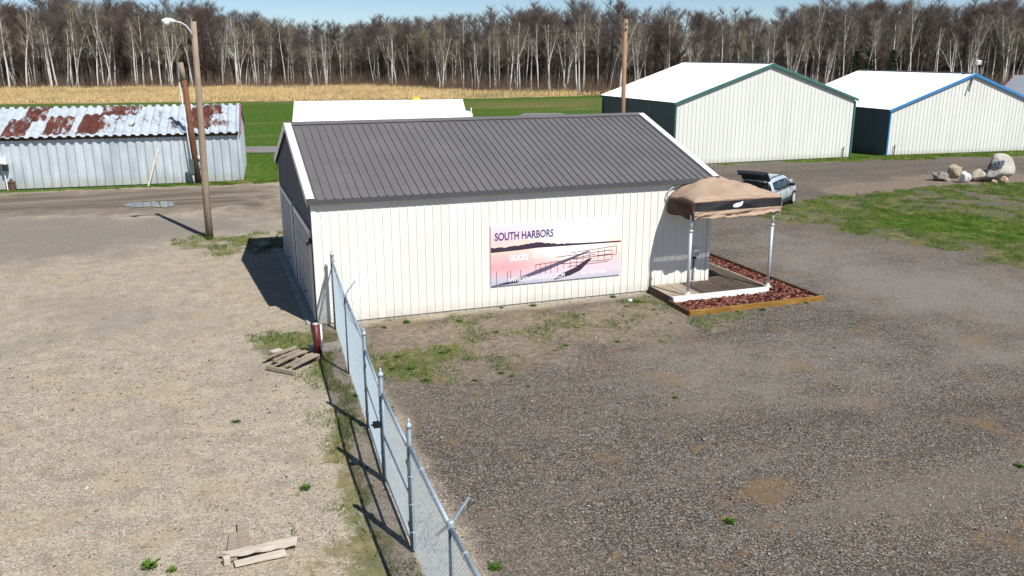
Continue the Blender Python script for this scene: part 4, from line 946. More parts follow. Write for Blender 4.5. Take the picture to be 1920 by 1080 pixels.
# ------------------------------------------------------------------ TIN SHED
fs_ = Frame(-0.591-17*math.cos(-0.074), 29.358-17*math.sin(-0.074), -0.074)
SHL, SHD, SHH, SHR = 17.0, 8.12, 2.80, 4.045
def tin(name, rusty):
    a = NT(name); o = a.geo()
    n1 = a.noise(a.mapping(o, (2.0, 2.0, 0.35)), 1.1, 5, 0.65).outputs[0]; n2 = a.noise(o, 0.5, 3).outputs[0]
    col = a.ramp(a.math('ADD', a.math('MULTIPLY', n1, .6), a.math('MULTIPLY', n2, .4)), [(0.32, (0.36, 0.42, 0.47)), (0.5, (0.50, 0.56, 0.60)), (0.68, (0.64, 0.69, 0.73))])
    if rusty:
        r = a.attr('rust').outputs['Fac']; n3 = a.noise(a.mapping(o, (3.4, 0.9, 0.9)), 1.0, 5, 0.7).outputs[0]
        rf = a.smooth(a.math('ADD', r, a.math('MULTIPLY', a.math('SUBTRACT', n3, 0.5), 1.7)), 0.38, 0.72)
        rc = a.ramp(a.noise(o, 1.6, 4, 0.6).outputs[0], [(0.3, (0.058, 0.018, 0.012)), (0.55, (0.105, 0.032, 0.019)), (0.78, (0.22, 0.085, 0.04))])
        col = a.mix(rf, col, rc)
        met = a.math('MULTIPLY', a.math('SUBTRACT', 1.0, rf), 0.25)
        return a.done(col, 0.55, met, 0.4)
    z = a.n('ShaderNodeSeparateXYZ', {0: o}).outputs[2]
    d = a.math('MULTIPLY', a.smooth(z, 0.75, 0.1), a.math('MULTIPLY', a.noise(a.mapping(o, (2.5, 2.5, 0.8)), 1, 4).outputs[0], 0.8))
    col = a.mix(d, col, (0.40, 0.33, 0.24))
    return a.done(col, 0.5, 0.3, 0.4)
M['tin'] = tin('galvanised_tin', False); M['tin_rust'] = tin('rusting_tin', True)
shed = gable_along('tin_shed', 'old corrugated tin shed with rust streaked roof', fs_, SHL, SHD, SHH, SHR, M['tin'], None, M['purple_trim'], sp=0.45, rw=0.30, rh=0.07, cat='shed')
RUST = [(-12.0, -11.0, .03, .60, .70), (-11.4, -10.5, .52, 1.0, .70), (-9.95, -8.9, .04, .68, .70), (-8.45, -7.5, .05, .72, .70), (-7.45, -5.5, .68, .98, .72), (-7.4, -6.5, .05, .60, .46), (-6.4, -5.6, .30, .70, .34),
        (-2.55, -1.7, .15, .95, .8), (-1.7, -1.0, .60, .97, .70), (-1.5, -1.1, .2, .55, .5), (-5.3, -4.9, .3, .9, .40), (-3.5, -3.1, .15, .6, .45), (-4.6, -4.4, .3, .85, .42), (-0.85, -0.55, .2, .7, .45), (-13.6, -13.0, .55, 1.0, .8), (-15.5, -14.4, .1, .8, .8)]
RUST = [r for r in RUST if r[3] > r[2]]
for s_ in (0, 1):
    sl_ = (SHR-SHH)/(SHD/2); e = -0.34 if s_ == 0 else SHD+0.34; ze = SHH-0.34*sl_+0.07
    k = int(SHL/0.45); st = SHL/k; prof = []
    for i in range(k+1):
        for ds, h in ((-0.17, 0), (-0.08, .085), (0.06, .085), (0.15, 0)):
            s = i*st+ds
            if -0.12 <= s <= SHL+0.12: prof.append((s, h))
    nrm = (fs_.v*(-sl_ if s_ == 0 else sl_)+Vector((0, 0, 1))).normalized()
    NV = 26; vs = []; rust = []
    for s, h in prof:
        for j in range(NV+1):
            t = j/NV; A_ = fs_.p(s, e, ze); B_ = fs_.p(s, SHD/2, SHR+0.07); vs.append(A_.lerp(B_, t)+nrm*h)
            r = 0.0; sr = s-SHL
            for (a0, a1, b0, b1, amt) in RUST:
                if a0-0.12 <= sr <= a1+0.12 and b0 <= t <= b1: r = max(r, amt)
            if s_ == 1: r = 0.1
            rust.append(r + 0.24*(vnoise(np.array([s*2.2]), np.array([t*3.0]), 1.0, 77)[0] > 0.74))
    n_ = NV+1; fs2 = [(i*n_+j, (i+1)*n_+j, (i+1)*n_+j+1, i*n_+j+1) for i in range(len(prof)-1) for j in range(NV)]
    if s_ == 1: fs2 = [q[::-1] for q in fs2]
    mb = MB(); mb.add(vs, fs2); ro = mb.build('roof', M['tin_rust'], shed)
    at = ro.data.attributes.new('rust', 'FLOAT', 'POINT'); at.data.foreach_set('value', np.array(rust, np.float32))
mb = MB(); mb.box((0.02, -0.11, SHH-0.17), (SHL-0.02, -0.075, SHH-0.01), Matrix.Translation(fs_.o) @ Matrix.Rotation(fs_.th, 4, 'Z')); mb.build('eave_shade_strip', M['timber_dark'], shed)  # added dark strip that deepens the shadow band under the overhang
mb = MB(); mb.beam(fs_.p(0, SHD/2, SHR+0.05), fs_.p(SHL, SHD/2, SHR+0.05), 0.2, 0.05); mb.build('ridge_board', M['timber_dark'], shed)
mb = MB(); q = [fs_.p(0.03, 0.05, -0.2), fs_.p(SHL-0.03, 0.05, -0.2), fs_.p(SHL-0.03, SHD-0.05, -0.2), fs_.p(0.03, SHD-0.05, -0.2)]; mb.prism(q, (0, 0, 0.22)); mb.build('foundation', M['concrete'], shed)
mb = MB(); A_ = GY(5, 312, 29.95); A_ = Vector(A_); mb.box(A_+Vector((-.22, -.1, .1)), A_+Vector((.18, .25, .4))); mb.lathe([(0.12, 0), (0.10, 0.10), (0.03, 0.16)], 12, Matrix.Translation(A_+Vector((0, -.1, .2))) @ Matrix.Rotation(math.pi/2, 4, 'X')); mb.tube([A_+Vector((.0, .1, .1)), A_+Vector((.05, .1, -1.3))], 0.03, 8); mb.build('wall_lamp', M['white'], shed)
mb = MB(); mb.box(A_+Vector((-.02, -.12, -.25)), A_+Vector((.24, .2, .08))); mb.build('wall_box', M['black'], shed)
st = G(22, 357); mb = MB(); mb.lathe([(0.22, -0.05), (0.20, 0.15), (0.17, 0.34), (0.19, 0.42), (0.10, 0.5), (0.04, 0.62)], 9, Matrix.Translation((st[0], st[1]+0.2, 0))); tag(mb.build('stump', M['timber_dark'], None), 'dark charred stump by the left end of tin shed', 'stump')
mb = MB(); mb.beam((-5.62, 28.95, 0.02), (-4.92, 29.50, 2.0), 0.09, 0.03, (0, 1, 0)); tag(mb.build('leaning_board', M['board_pale']), 'pale narrow board leaning against the tin shed wall', 'board')
# ------------------------------------------------------------------ BOULDERS
def ico(sub=3):
    import bmesh
    bm = bmesh.new(); bmesh.ops.create_icosphere(bm, subdivisions=sub, radius=1.0)
    v = np.array([q.co[:] for q in bm.verts]); f = [tuple(x.index for x in q.verts) for q in bm.faces]; bm.free(); return v, f
ICO_V, ICO_F = ico(4)
def rock_mat(name, c1, c2, patch=None):
    a = NT(name); o = a.objco(); n = a.noise(o, 2.5, 6, 0.65).outputs[0]; n2 = a.noise(o, 14, 4).outputs[0]
    col = a.ramp(a.math('ADD', a.math('MULTIPLY', n, .6), a.math('MULTIPLY', n2, .4)), [(0.32, c1), (0.64, c2)])
    if patch:
        s = a.n('ShaderNodeSeparateXYZ', {0: o}).outputs
        ex = a.math('DIVIDE', a.math('SUBTRACT', a.math('SUBTRACT', a.math('MULTIPLY', s[0], 0.9), a.math('MULTIPLY', s[1], 0.42)), patch[0]), 0.44); ez = a.math('DIVIDE', a.math('SUBTRACT', a.math('SUBTRACT', s[2], patch[1]), a.math('MULTIPLY', s[0], 0.40)), 0.22)
        rr_ = a.math('ADD', a.math('MULTIPLY', ex, ex), a.math('MULTIPLY', ez, ez))
        k2 = a.smooth(a.math('ADD', rr_, a.math('MULTIPLY', a.math('SUBTRACT', n2, 0.5), 1.6)), 1.15, 0.8)
        col = a.mix(k2, col, a.ramp(n2, [(0.35, (0.03, 0.035, 0.045)), (0.65, (0.12, 0.14, 0.17))]))
    a.bump(a.math('ADD', n2, a.math('MULTIPLY', n, 1.5)), 0.8, 0.06); return a.done(col, 0.9, 0, 0.2)
def boulder(px, py, sx, sy, sz, rz, m, label, seed, blocky=0.0, tilt=0.0):
    r = np.random.default_rng(seed); v = ICO_V.copy()
    for k in range(13):  # facets: flatten along random planes
        d = r.normal(size=3); d /= np.linalg.norm(d); lim = r.uniform(0.56, 0.84) - blocky*0.10
        h = v@d; over = np.maximum(0, h-lim); v -= np.outer(over*0.93, d)
    for k in range(5):
        d = r.normal(size=3)*r.uniform(1.5, 4); v *= (1+0.045*np.sin(v@d+r.uniform(0, 6)))[:, None]
    v *= np.array([sx, sy, sz])*1.15; c, s = math.cos(tilt), math.sin(tilt)
    v = v @ np.array([[c, 0, -s], [0, 1, 0], [s, 0, c]])
    zmin = v[:, 2].min(); g = G(px, py)
    me = D.meshes.new('boulder'); me.from_pydata(v.tolist(), [], ICO_F); me.update()
    o = link('boulder', me, m, None, True); o.location = (g[0]+0.25*sy, g[1]+sy*0.75, -zmin*0.86-0.03); o.rotation_euler = (0, 0, rz)
    return tag(o, label, 'boulder', 'boulders piled at the drive edge')
R1 = rock_mat('grey_granite', (0.12, 0.115, 0.11), (0.33, 0.32, 0.30)); R2 = rock_mat('tan_stone', (0.26, 0.20, 0.14), (0.50, 0.42, 0.32)); R3 = rock_mat('white_stone', (0.58, 0.58, 0.57), (0.80, 0.80, 0.79)); R4 = rock_mat('buff_stone', (0.30, 0.26, 0.19), (0.56, 0.50, 0.40)); R5 = rock_mat('pale_granite', (0.27, 0.255, 0.225), (0.50, 0.475, 0.42), (-0.22, 0.50)); R6 = rock_mat('orange_stone', (0.42, 0.27, 0.17), (0.60, 0.42, 0.29))
boulder(1769, 339, .50, .38, .34, -0.15, R1, 'flat dark grey boulder at the near end of the rock pile', 3, .8)
boulder(1794, 334, .36, .34, .46, 0.3, R2, 'rounded tan boulder standing behind the flat grey one', 4)
boulder(1812, 343, .32, .30, .33, 0.2, R3, 'bright white rounded boulder in the middle of the pile', 5)
boulder(1843, 340, .68, .46, .44, 0.1, R4, 'blocky buff boulder between the white one and the biggest', 6, .7)
boulder(1877, 342, .92, .66, .84, -0.1, R5, 'biggest pale granite boulder with dark lichen patch', 21, .4, -0.30)
boulder(1866, 344, .17, .14, .12, 0.0, R2, 'smallest tan stone in front of the biggest boulder', 9)
boulder(1885, 344, .22, .2, .22, 0.0, R6, 'small orange stone in front of the biggest boulder', 10)

# ------------------------------------------------------------------ SUV WITH OPEN TAILGATE
def suv():
    S = 0.90
    base = Vector((22.75, 11.75, 0)); ang = math.radians(36)
    t = thing('parked_car', 'pale silver SUV parked with its tailgate raised', 'car', base, ang)
    Mx = Matrix.Translation(base) @ Matrix.Rotation(ang, 4, 'Z') @ Matrix.Scale(S, 4)
    a = NT('silver_car_paint'); a.b.inputs['Coat Weight'].default_value = 0.8; a.b.inputs['Coat Roughness'].default_value = 0.06
    body_m = a.done(a.ramp(a.noise(a.geo(), 0.9, 2).outputs[0], [(0.3, (0.50, 0.58, 0.62)), (0.7, (0.56, 0.64, 0.68))]), 0.28, 0.25)
    a = NT('car_glass'); glass = a.done((0.012, 0.024, 0.042), 0.12, 0, 0.35)
    a = NT('tailgate_dark_paint'); gate_m = a.done((0.035, 0.04, 0.046), 0.25, 0.2)
    a = NT('tail_light_red'); red = a.done((0.45, 0.01, 0.015), 0.2)
    def B(mb, name, m, parent=t, smooth=False):
        mb.v = [tuple(Mx @ Vector(q)) for q in mb.v]; return mb.build(name, m, parent, smooth)
    def loft(mb, secs, cap=True):
        n = len(secs[0][1]); vs = []; fs = []
        for x, ring_ in secs: vs += [(x, y_, z_) for y_, z_ in ring_]
        for i in range(len(secs)-1):
            for k in range(n):
                k2 = (k+1) % n; fs.append((i*n+k, (i+1)*n+k, (i+1)*n+k2, i*n+k2))
        if cap: fs.append(tuple(range(n))); fs.append(tuple((len(secs)-1)*n+k for k in range(n))[::-1])
        mb.add(vs, fs)
    def ringL(hw, zb_, zt, tuck=0.06, edge=0.06):
        h = zt-zb_
        half = [(hw-tuck, zb_), (hw-0.01, zb_+h*0.25), (hw, zb_+h*0.5), (hw-0.01, zb_+h*0.78), (hw-0.05, zt-edge*0.3), (hw-0.14, zt)]
        return half + [(-y_, z_) for y_, z_ in half[::-1]]
    # rear at -2.3, front at 2.3; lower body
    mb = MB(); loft(mb, [(-2.27, ringL(.80, .45, .98)), (-2.15, ringL(.89, .40, 1.02)), (-1.2, ringL(.92, .38, 1.04)), (0.0, ringL(.93, .38, 1.02)), (0.85, ringL(.93, .38, 1.00)), (1.25, ringL(.92, .38, 1.02)), (1.8, ringL(.90, .38, .97)), (2.15, ringL(.83, .40, .88)), (2.30, ringL(.70, .45, .78))])
    body = B(mb, 'body', body_m, t, True)
    body.data.polygons.foreach_set('use_smooth', [True]*len(body.data.polygons))
    # black cladding
    mb = MB(); loft(mb, [(-2.29, ringL(.83, .26, .50)), (-1.9, ringL(.935, .24, .46)), (0, ringL(.94, .22, .44)), (1.9, ringL(.93, .24, .46)), (2.28, ringL(.76, .28, .52))]); B(mb, 'lower_cladding', M['black'])
    # greenhouse: pillars/roof shell with the rear left open
    def ringG(hb, ht, zt): return [(hb, 1.00), (hb-0.02, 1.12), ((hb+ht)/2+0.01, 1.36), (ht+0.03, zt-0.07), (ht-0.08, zt), (-(ht-0.08), zt), (-(ht+0.03), zt-0.07), (-((hb+ht)/2+0.01), 1.36), (-(hb-0.02), 1.12), (-hb, 1.00)]
    secs = [(-2.16, ringG(.84, .62, 1.58)), (-1.8, ringG(.87, .66, 1.64)), (-1.0, ringG(.88, .68, 1.68)), (0, ringG(.88, .68, 1.67)), (.35, ringG(.88, .67, 1.62)), (.85, ringG(.87, .72, 1.36)), (1.30, ringG(.84, .80, 1.06))]
    n = 10; vs = [(x, y_, z_) for x, r in secs for y_, z_ in r]; fs = []
    for i in range(len(secs)-1):
        for k in range(n-1): fs.append((i*n+k, (i+1)*n+k, (i+1)*n+k+1, i*n+k+1))
    mb = MB(); mb.add(vs, fs); roof_ = B(mb, 'roof', body_m, t, True); roof_.modifiers.new('thick', 'SOLIDIFY').thickness = 0.03
    # side windows and windscreen (slightly proud)
    def sidept(x, z, sd):
        xs = [q[0] for q in secs]; hb = np.interp(x, xs, [q[1][0][0] for q in secs]); hm = np.interp(x, xs, [q[1][2][0] for q in secs]); hh = np.interp(x, xs, [q[1][3][0] for q in secs]); zt = np.interp(x, xs, [q[1][4][1] for q in secs])
        yv = np.interp(z, [1.0, 1.12, 1.36, zt-0.07], [hb, hb-0.02, hm, hh]) if zt > 1.45 else np.interp(z, [1.0, 1.12, 1.36], [hb, hb-0.02, hm])
        return (x, sd*(yv+0.045), z)
    for sd in (1, -1):
        for x0, x1 in ((-1.88, -1.03), (-.98, -.04), (.01, 1.05)):
            rows = []
            for x in np.linspace(x0, x1, 10):
                zt_ = float(np.interp(x, [q[0] for q in secs], [q[1][4][1] for q in secs])); hi = max(1.10, zt_-0.13); lo = 1.06+0.10*max(0, (-1.2-x)/0.7)
                rows.append([sidept(x, z, sd) for z in np.linspace(lo, hi, 5)])
            mb = MB(); mb.grid(rows if sd < 0 else [r[::-1] for r in rows]); B(mb, 'side_window', glass, t, True).modifiers.new('thick', 'SOLIDIFY').thickness = 0.008
    mb = MB(); mb.prism([(.44, -.60, 1.60), (.44, .60, 1.60), (1.27, .74, 1.10), (1.27, -.74, 1.10)], (0.04, 0, 0.045)); B(mb, 'windscreen', glass)
    # boot opening and cargo
    mb = MB(); mb.prism([(-2.285, -.72, .66), (-2.285, .72, .66), (-2.19, .74, 1.0), (-2.12, .60, 1.52), (-2.12, -.60, 1.52), (-2.19, -.74, 1.0)], (0.012, 0, 0)); B(mb, 'boot_interior', M['black'])
    for sd in (1, -1):
        mb = MB(); mb.prism([(-2.30, sd*.73, .78), (-2.30, sd*.86, .80), (-2.22, sd*.915, .92), (-2.21, sd*.89, 1.06), (-2.26, sd*.76, 1.04)], (0.06, 0, 0)); mb.box((-2.2, sd*.885-.02, .86), (-1.92, sd*.905+.02, 1.03)); B(mb, 'tail_light', red)
    mb = MB(); mb.box((-2.36, -.82, .45), (-2.27, .82, .66)); B(mb, 'rear_bumper', body_m)
    # tailgate raised
    prof = [(-2.10, 1.66), (-2.38, 1.88), (-2.75, 2.10), (-3.00, 2.16), (-3.13, 2.04)]
    mb = MB()
    P = [[(x, yy*(0.72 if i < 2 else (0.76 if i < 4 else 0.66)), z+0.03*(1-yy*yy)) for yy in np.linspace(-1, 1, 7)] for i, (x, z) in enumerate(prof)]
    mb.grid(P); 
    P2 = [[(x+0.04, y_*0.97, z-0.10) for x, y_, z in r] for r in P]; mb2 = MB(); mb2.grid([r[::-1] for r in P2])
    for (i0, i1) in ((0, 1), (1, 2), (2, 3), (3, 4)):
        for kk in (0, -1):
            mb.add([P[i0][kk], P[i1][kk], P2[i1][kk], P2[i0][kk]], [(0,1,2,3)])
    mb.add([P[-1][k] for k in range(7)] + [P2[-1][k] for k in range(7)], [(k, k+1, k+8, k+7) for k in range(6)])
    tg = B(mb, 'tailgate', gate_m); B(mb2, 'tailgate_lining', M['black'], tg)
    mb = MB(); mb.prism([(-2.22, -.56, 1.80), (-2.22, .56, 1.80), (-2.68, .58, 2.105), (-2.68, -.58, 2.105)], (0, 0, 0.015)); B(mb, 'rear_window', glass, tg)
    for sd in (1, -1):
        mb = MB(); mb.tube([(-2.18, sd*.66, 1.2), (-2.5, sd*.66, 1.88)], 0.018, 6); B(mb, 'gas_strut', M['black'], tg)
        mb = MB(); mb.tube([(-1.75, sd*.62, 1.68), (-1.6, sd*.62, 1.725), (-.2, sd*.62, 1.735), (0, sd*.62, 1.69)], 0.022, 8); B(mb, 'roof_rail', M['black'])
        mb = MB(); mb.box((.72, sd*.92-.02*sd, 1.05), (.84, sd*1.10, 1.20)) if sd > 0 else mb.box((.72, -1.10, 1.05), (.84, -.90, 1.20)); B(mb, 'wing_mirror', M['black'])
        mb = MB(); mb.prism([(2.02, sd*.70, .74), (2.30, sd*.60, .72), (2.22, sd*.74, .86), (1.95, sd*.855, .88)], (0, 0, 0.03)); B(mb, 'headlight', glass)
        mb = MB()
        mb.box((-.50, sd*.935-.012, .93), (-.30, sd*.935+.012, .96)); B(mb, 'door_handle', body_m); mb = MB(); mb.box((.55, sd*.935-.012, .92), (.75, sd*.935+.012, .95)); B(mb, 'door_handle', body_m)
        for x in (-.98, .02, 1.02): mb = MB(); mb.box((x-.006, sd*.933-.006, .46), (x+.006, sd*.933+.006, 1.02)); B(mb, 'door_seam', M['black'])
        for x in (-1.38, 1.40):
            W_ = Matrix.Translation((x, sd*.83, .345)) @ Matrix.Rotation(math.pi/2, 4, 'X')
            mb = MB(); mb.lathe([(.24, -.115), (.325, -.115), (.345, -.07), (.345, .07), (.325, .115), (.24, .115)], 28, W_); wh_ = B(mb, 'wheel', M['tyre'], t, True)
            mb = MB(); W2 = Matrix.Translation((x, sd*.945, .345)) @ Matrix.Rotation(math.pi/2, 4, 'X')
            mb.lathe([(.215, -.012), (.245, -.012), (.245, .012), (.215, .012)], 28, W2)
            for k in range(5):
                c, s = math.cos(k*1.2566), math.sin(k*1.2566); A_ = Vector((x+.03*c, sd*.945, .345+.03*s)); B_ = Vector((x+.23*c, sd*.945, .345+.23*s)); mb.beam(A_, B_, 0.075, 0.02, (0, 1, 0))
            mb.lathe([(.05, -.015), (.05, .015)], 12, W2); B(mb, 'rim', M['alu'], wh_)
            mb = MB(); arc = [(x+.40*math.cos(q), sd*.928, .345+.40*math.sin(q)) for q in np.linspace(0, math.pi, 15)] + [(x+.33*math.cos(q), sd*.928, .345+.33*math.sin(q)) for q in np.linspace(math.pi, 0, 15)]
            for k in range(14): mb.prism([arc[k], arc[k+1], arc[28-k], arc[29-k]], (0, sd*0.02, 0))
            B(mb, 'wheel_arch', M['black'])
suv()

# ------------------------------------------------------------------ TREES
def limb(mb, p, d, L, r0, r1, n, bend, sides=4):
    pts = [p.copy()]; d = d.normalized(); step = L/n
    for i in range(n):
        d = (d + Vector((rnd.uniform(-1, 1), rnd.uniform(-1, 1), rnd.uniform(-.5, .9)))*bend).normalized(); pts.append(pts[-1]+d*step)
    rr = [r0+(r1-r0)*i/n for i in range(n+1)]
    mb.tube(pts, rr, sides, False); return pts, d
def twig(mb, p, d, L, r):
    d = d.normalized(); a = d.cross(Vector((0.3, 0.5, 1))).normalized(); b = d.cross(a); e = p+d*L
    mb.add([p+a*r, p-a*r*.5+b*r*.87, p-a*r*.5-b*r*.87, e], [(0,1,3), (1,2,3), (2,0,3)])
def rdir(z): 
    t = rnd.uniform(0, 6.283); return Vector((math.cos(t), math.sin(t), z))
def make_tree(H, r, lean, stems, first, nb, blen, asc, ntw, twl, twr, spread=0.5):
    tm = MB(); cm = MB(); tops = []
    base = Vector((0, 0, -0.2)); d = Vector((lean*rnd.uniform(-1, 1), lean*rnd.uniform(-1, 1), 1))
    if stems == 1: forks = [(base, d, H, r)]
    else: forks = [(base+rdir(0)*0.15, Vector((0, 0, 1))+rdir(0)*rnd.uniform(.08, .22), H*rnd.uniform(.8, 1), r*rnd.uniform(.65, .9)) for _ in range(stems)]
    for (b, dd_, hh, rr) in forks:
        pts, de = limb(tm, b, dd_, hh, rr, rr*0.22, 9, 0.055, 6)
        mainp = [(pts, rr)]
        if rnd.random() < 0.55:
            i = rnd.randint(4, 6); p2, _ = limb(tm, pts[i], (pts[i+1]-pts[i]).normalized()+rdir(0)*rnd.uniform(.2, .4), hh*(1-i/9)*0.95, rr*0.55, rr*0.12, 6, 0.07, 5); mainp.append((p2, rr*.6))
        for pp, r_ in mainp:
            m = len(pp)-1
            for k in range(int(nb*(1 if pp is pts else .5))):
                f = rnd.uniform(first, 0.99) if pp is pts else rnd.uniform(.15, .99)
                i = min(m-1, int(f*m)); q = pp[i].lerp(pp[i+1], f*m-i); L = blen*(0.34+0.75*math.sin(math.pi*min(1, 0.12+0.88*f)))*rnd.uniform(.5, 1.1)+0.3
                bp, bd = limb(cm, q, rdir(asc*rnd.uniform(.6, 1.5)), L, max(.018, r_*.28*(1.15-f)), 0.010, 3, 0.14, 3)
                for _ in range(ntw):
                    j = rnd.randint(0, 2); s = bp[j].lerp(bp[j+1], rnd.random()); twig(cm, s, rdir(rnd.uniform(.2, 1.6))+ (bp[j+1]-bp[j]).normalized()*spread, twl*rnd.uniform(.5, 1.3), twr)
    return tm, cm
def bark_birch(name, c1, c2, dk):
    a = NT(name); o = a.objco(); n = a.noise(a.mapping(o, (3, 3, 1.2)), 1.3, 4, 0.6).outputs[0]; n2 = a.noise(a.mapping(o, (1.5, 1.5, 7)), 1.6, 3).outputs[0]
    rn = a.n('ShaderNodeObjectInfo').outputs['Random']
    col = a.mix(rn, c1, c2); col = a.mix(a.math('MULTIPLY', a.smooth(a.math('ADD', a.math('MULTIPLY', n, .5), a.math('MULTIPLY', n2, .5)), .54, .64), .8), col, dk)
    return a.done(col, 0.85, 0, 0.2)
def twig_mat(name, c1, c2):
    a = NT(name); rn = a.n('ShaderNodeObjectInfo').outputs['Random']; n = a.noise(a.geo(), 0.35, 3).outputs[0]
    col = a.mix(a.math('ADD', a.math('MULTIPLY', rn, .5), a.math('MULTIPLY', n, .5)), c1, c2); return a.done(col, 0.9, 0, 0.1)
M['birch_bark'] = bark_birch('white_birch_bark', (0.50, 0.475, 0.43), (0.74, 0.72, 0.68), (0.10, 0.085, 0.07)); M['grey_bark'] = bark_birch('grey_bark', (0.20, 0.175, 0.15), (0.34, 0.31, 0.27), (0.08, 0.065, 0.055)); M['dark_bark'] = bark_birch('dark_bark', (0.05, 0.04, 0.034), (0.10, 0.082, 0.07), (0.03, 0.024, 0.02))
M['birch_twig'] = twig_mat('birch_twigs', (0.16, 0.13, 0.105), (0.33, 0.285, 0.225)); M['pale_twig'] = twig_mat('pale_budding_twigs', (0.20, 0.175, 0.12), (0.36, 0.32, 0.225)); M['dark_twig'] = twig_mat('dark_twigs', (0.065, 0.050, 0.045), (0.13, 0.098, 0.085)); M['red_twig'] = twig_mat('reddish_twigs', (0.085, 0.056, 0.050), (0.155, 0.108, 0.094))

KINDS = []
def proto(kind, name, cat, label, group, n, bark, tw, args):
    for k in range(n):
        tm, cm = make_tree(*[q() if callable(q) else q for q in args]); 
        me1 = D.meshes.new('trunk'); me1.from_pydata(tm.v, [], tm.f); me1.materials.append(M[bark]); me1.polygons.foreach_set('use_smooth', [True]*len(me1.polygons))
        me2 = D.meshes.new('crown'); me2.from_pydata(cm.v, [], cm.f); me2.materials.append(M[tw])
        KINDS.append((kind, name, cat, label, group, me1, me2))
U = lambda a, b: (lambda: rnd.uniform(a, b))
proto('birch', 'birch_tree', 'tree', 'slim leafless birch with white trunk along the edge of the wood', 'slim white birches along the wood edge', 7, 'birch_bark', 'birch_twig', (U(11.5, 14), U(.14, .20), .09, 1, .42, 34, 2.3, 1.0, 12, 1.0, 0.012))
proto('thin', 'birch_tree', 'tree', 'thin young birch with pale stem squeezed between larger trees', 'thin young birches between larger trees', 5, 'birch_bark', 'birch_twig', (U(9, 12.5), U(.07, .11), .10, 1, .5, 16, 1.5, 1.1, 8, 0.8, 0.011))
proto('clump', 'birch_tree', 'tree', 'leafless white birch with several trunks from one root in the wood edge', 'many stemmed white birches in the wood edge', 4, 'birch_bark', 'birch_twig', (U(10, 13), U(.15, .19), .1, 3, .40, 16, 2.0, .9, 9, 0.9, 0.012))
proto('poplar', 'poplar_tree', 'tree', 'grey barked leafless poplar with pale buds among the birches', 'grey poplars among the birches', 4, 'grey_bark', 'pale_twig', (U(12.5, 15), U(.16, .22), .06, 1, .34, 44, 2.6, 1.0, 14, 1.0, 0.013))
proto('dark', 'oak_tree', 'tree', 'dark leafless hardwood with dense brown crown behind the birches', 'dark hardwoods behind the birches', 5, 'dark_bark', 'dark_twig', (U(13, 15.5), U(.16, .23), .07, 1, .16, 58, 3.2, .75, 22, 1.1, 0.013))
proto('red', 'maple_tree', 'tree', 'leafless maple with reddish budding crown behind the birches', 'reddish maples behind the birches', 3, 'dark_bark', 'red_twig', (U(12, 14.5), U(.14, .20), .07, 1, .16, 54, 2.8, .85, 22, 1.0, 0.013))
by = {}
for q in KINDS: by.setdefault(q[0], []).append(q)
TL = np.array(TREELINE, float); seglen = np.hypot(*(TL[1:]-TL[:-1]).T); cum = np.concatenate([[0], np.cumsum(seglen)])
def along(s, off):
    i = min(len(seglen)-1, max(0, int(np.searchsorted(cum, s)-1))); f = (s-cum[i])/seglen[i]; p = TL[i]*(1-f)+TL[i+1]*f
    v = p-CAM[:2]; v = v/np.linalg.norm(v); return p + v*off
def in_view(p, m=0.06):
    d = np.array([p[0], p[1], 3.0])-CAM; z = d@FW; x = (d@RI)/z*F/960; return abs(x) < 1+m
HX = [-200, 0, 300, 420, 560, 800, 950, 1060, 1160, 1300, 1420, 1520, 1800, 2100]; HS = [1.22, 1.22, 1.22, 1.14, 0.93, .91, .96, 1.07, 1.03, .92, .90, 1.04, 1.07, 1.08]
def hmod(p):
    d = np.array([p[0], p[1], 3.0])-CAM; return float(np.interp(960+(d@RI)/(d@FW)*F, HX, HS))
def plant_tree(kind, p, s, rz):
    s *= hmod(p)
    q = rnd.choice(by[kind]); t = D.objects.new(q[1], None); COL.objects.link(t); tag(t, q[3], q[2], q[4])
    t.location = (p[0], p[1], -0.1); t.rotation_euler = (rnd.uniform(-.05, .05), rnd.uniform(-.05, .05), rz); t.scale = (s, s, s*rnd.uniform(.92, 1.08)); t.empty_display_size = .3
    for nm, me in (('trunk', q[5]), ('crown', q[6])):
        c = D.objects.new(nm, me); COL.objects.link(c); c.parent = t
def scatter(kind, n, o0, o1, s0, s1):
    k = 0; tries = 0
    while k < n and tries < 6000:
        tries += 1; s = rnd.uniform(0, cum[-1]); p = along(s, rnd.uniform(o0, o1))
        if not in_view(p): continue
        plant_tree(kind, p, rnd.uniform(s0, s1), rnd.uniform(0, 6.28)); k += 1
scatter('birch', 120, 0, 14, .85, 1.12); scatter('thin', 130, 0, 16, .8, 1.12); scatter('clump', 34, 0, 12, .85, 1.1); scatter('poplar', 40, 0, 18, .85, 1.12); scatter('dark', 44, 5, 24, .82, 1.06); scatter('red', 30, 5, 22, .82, 1.06)
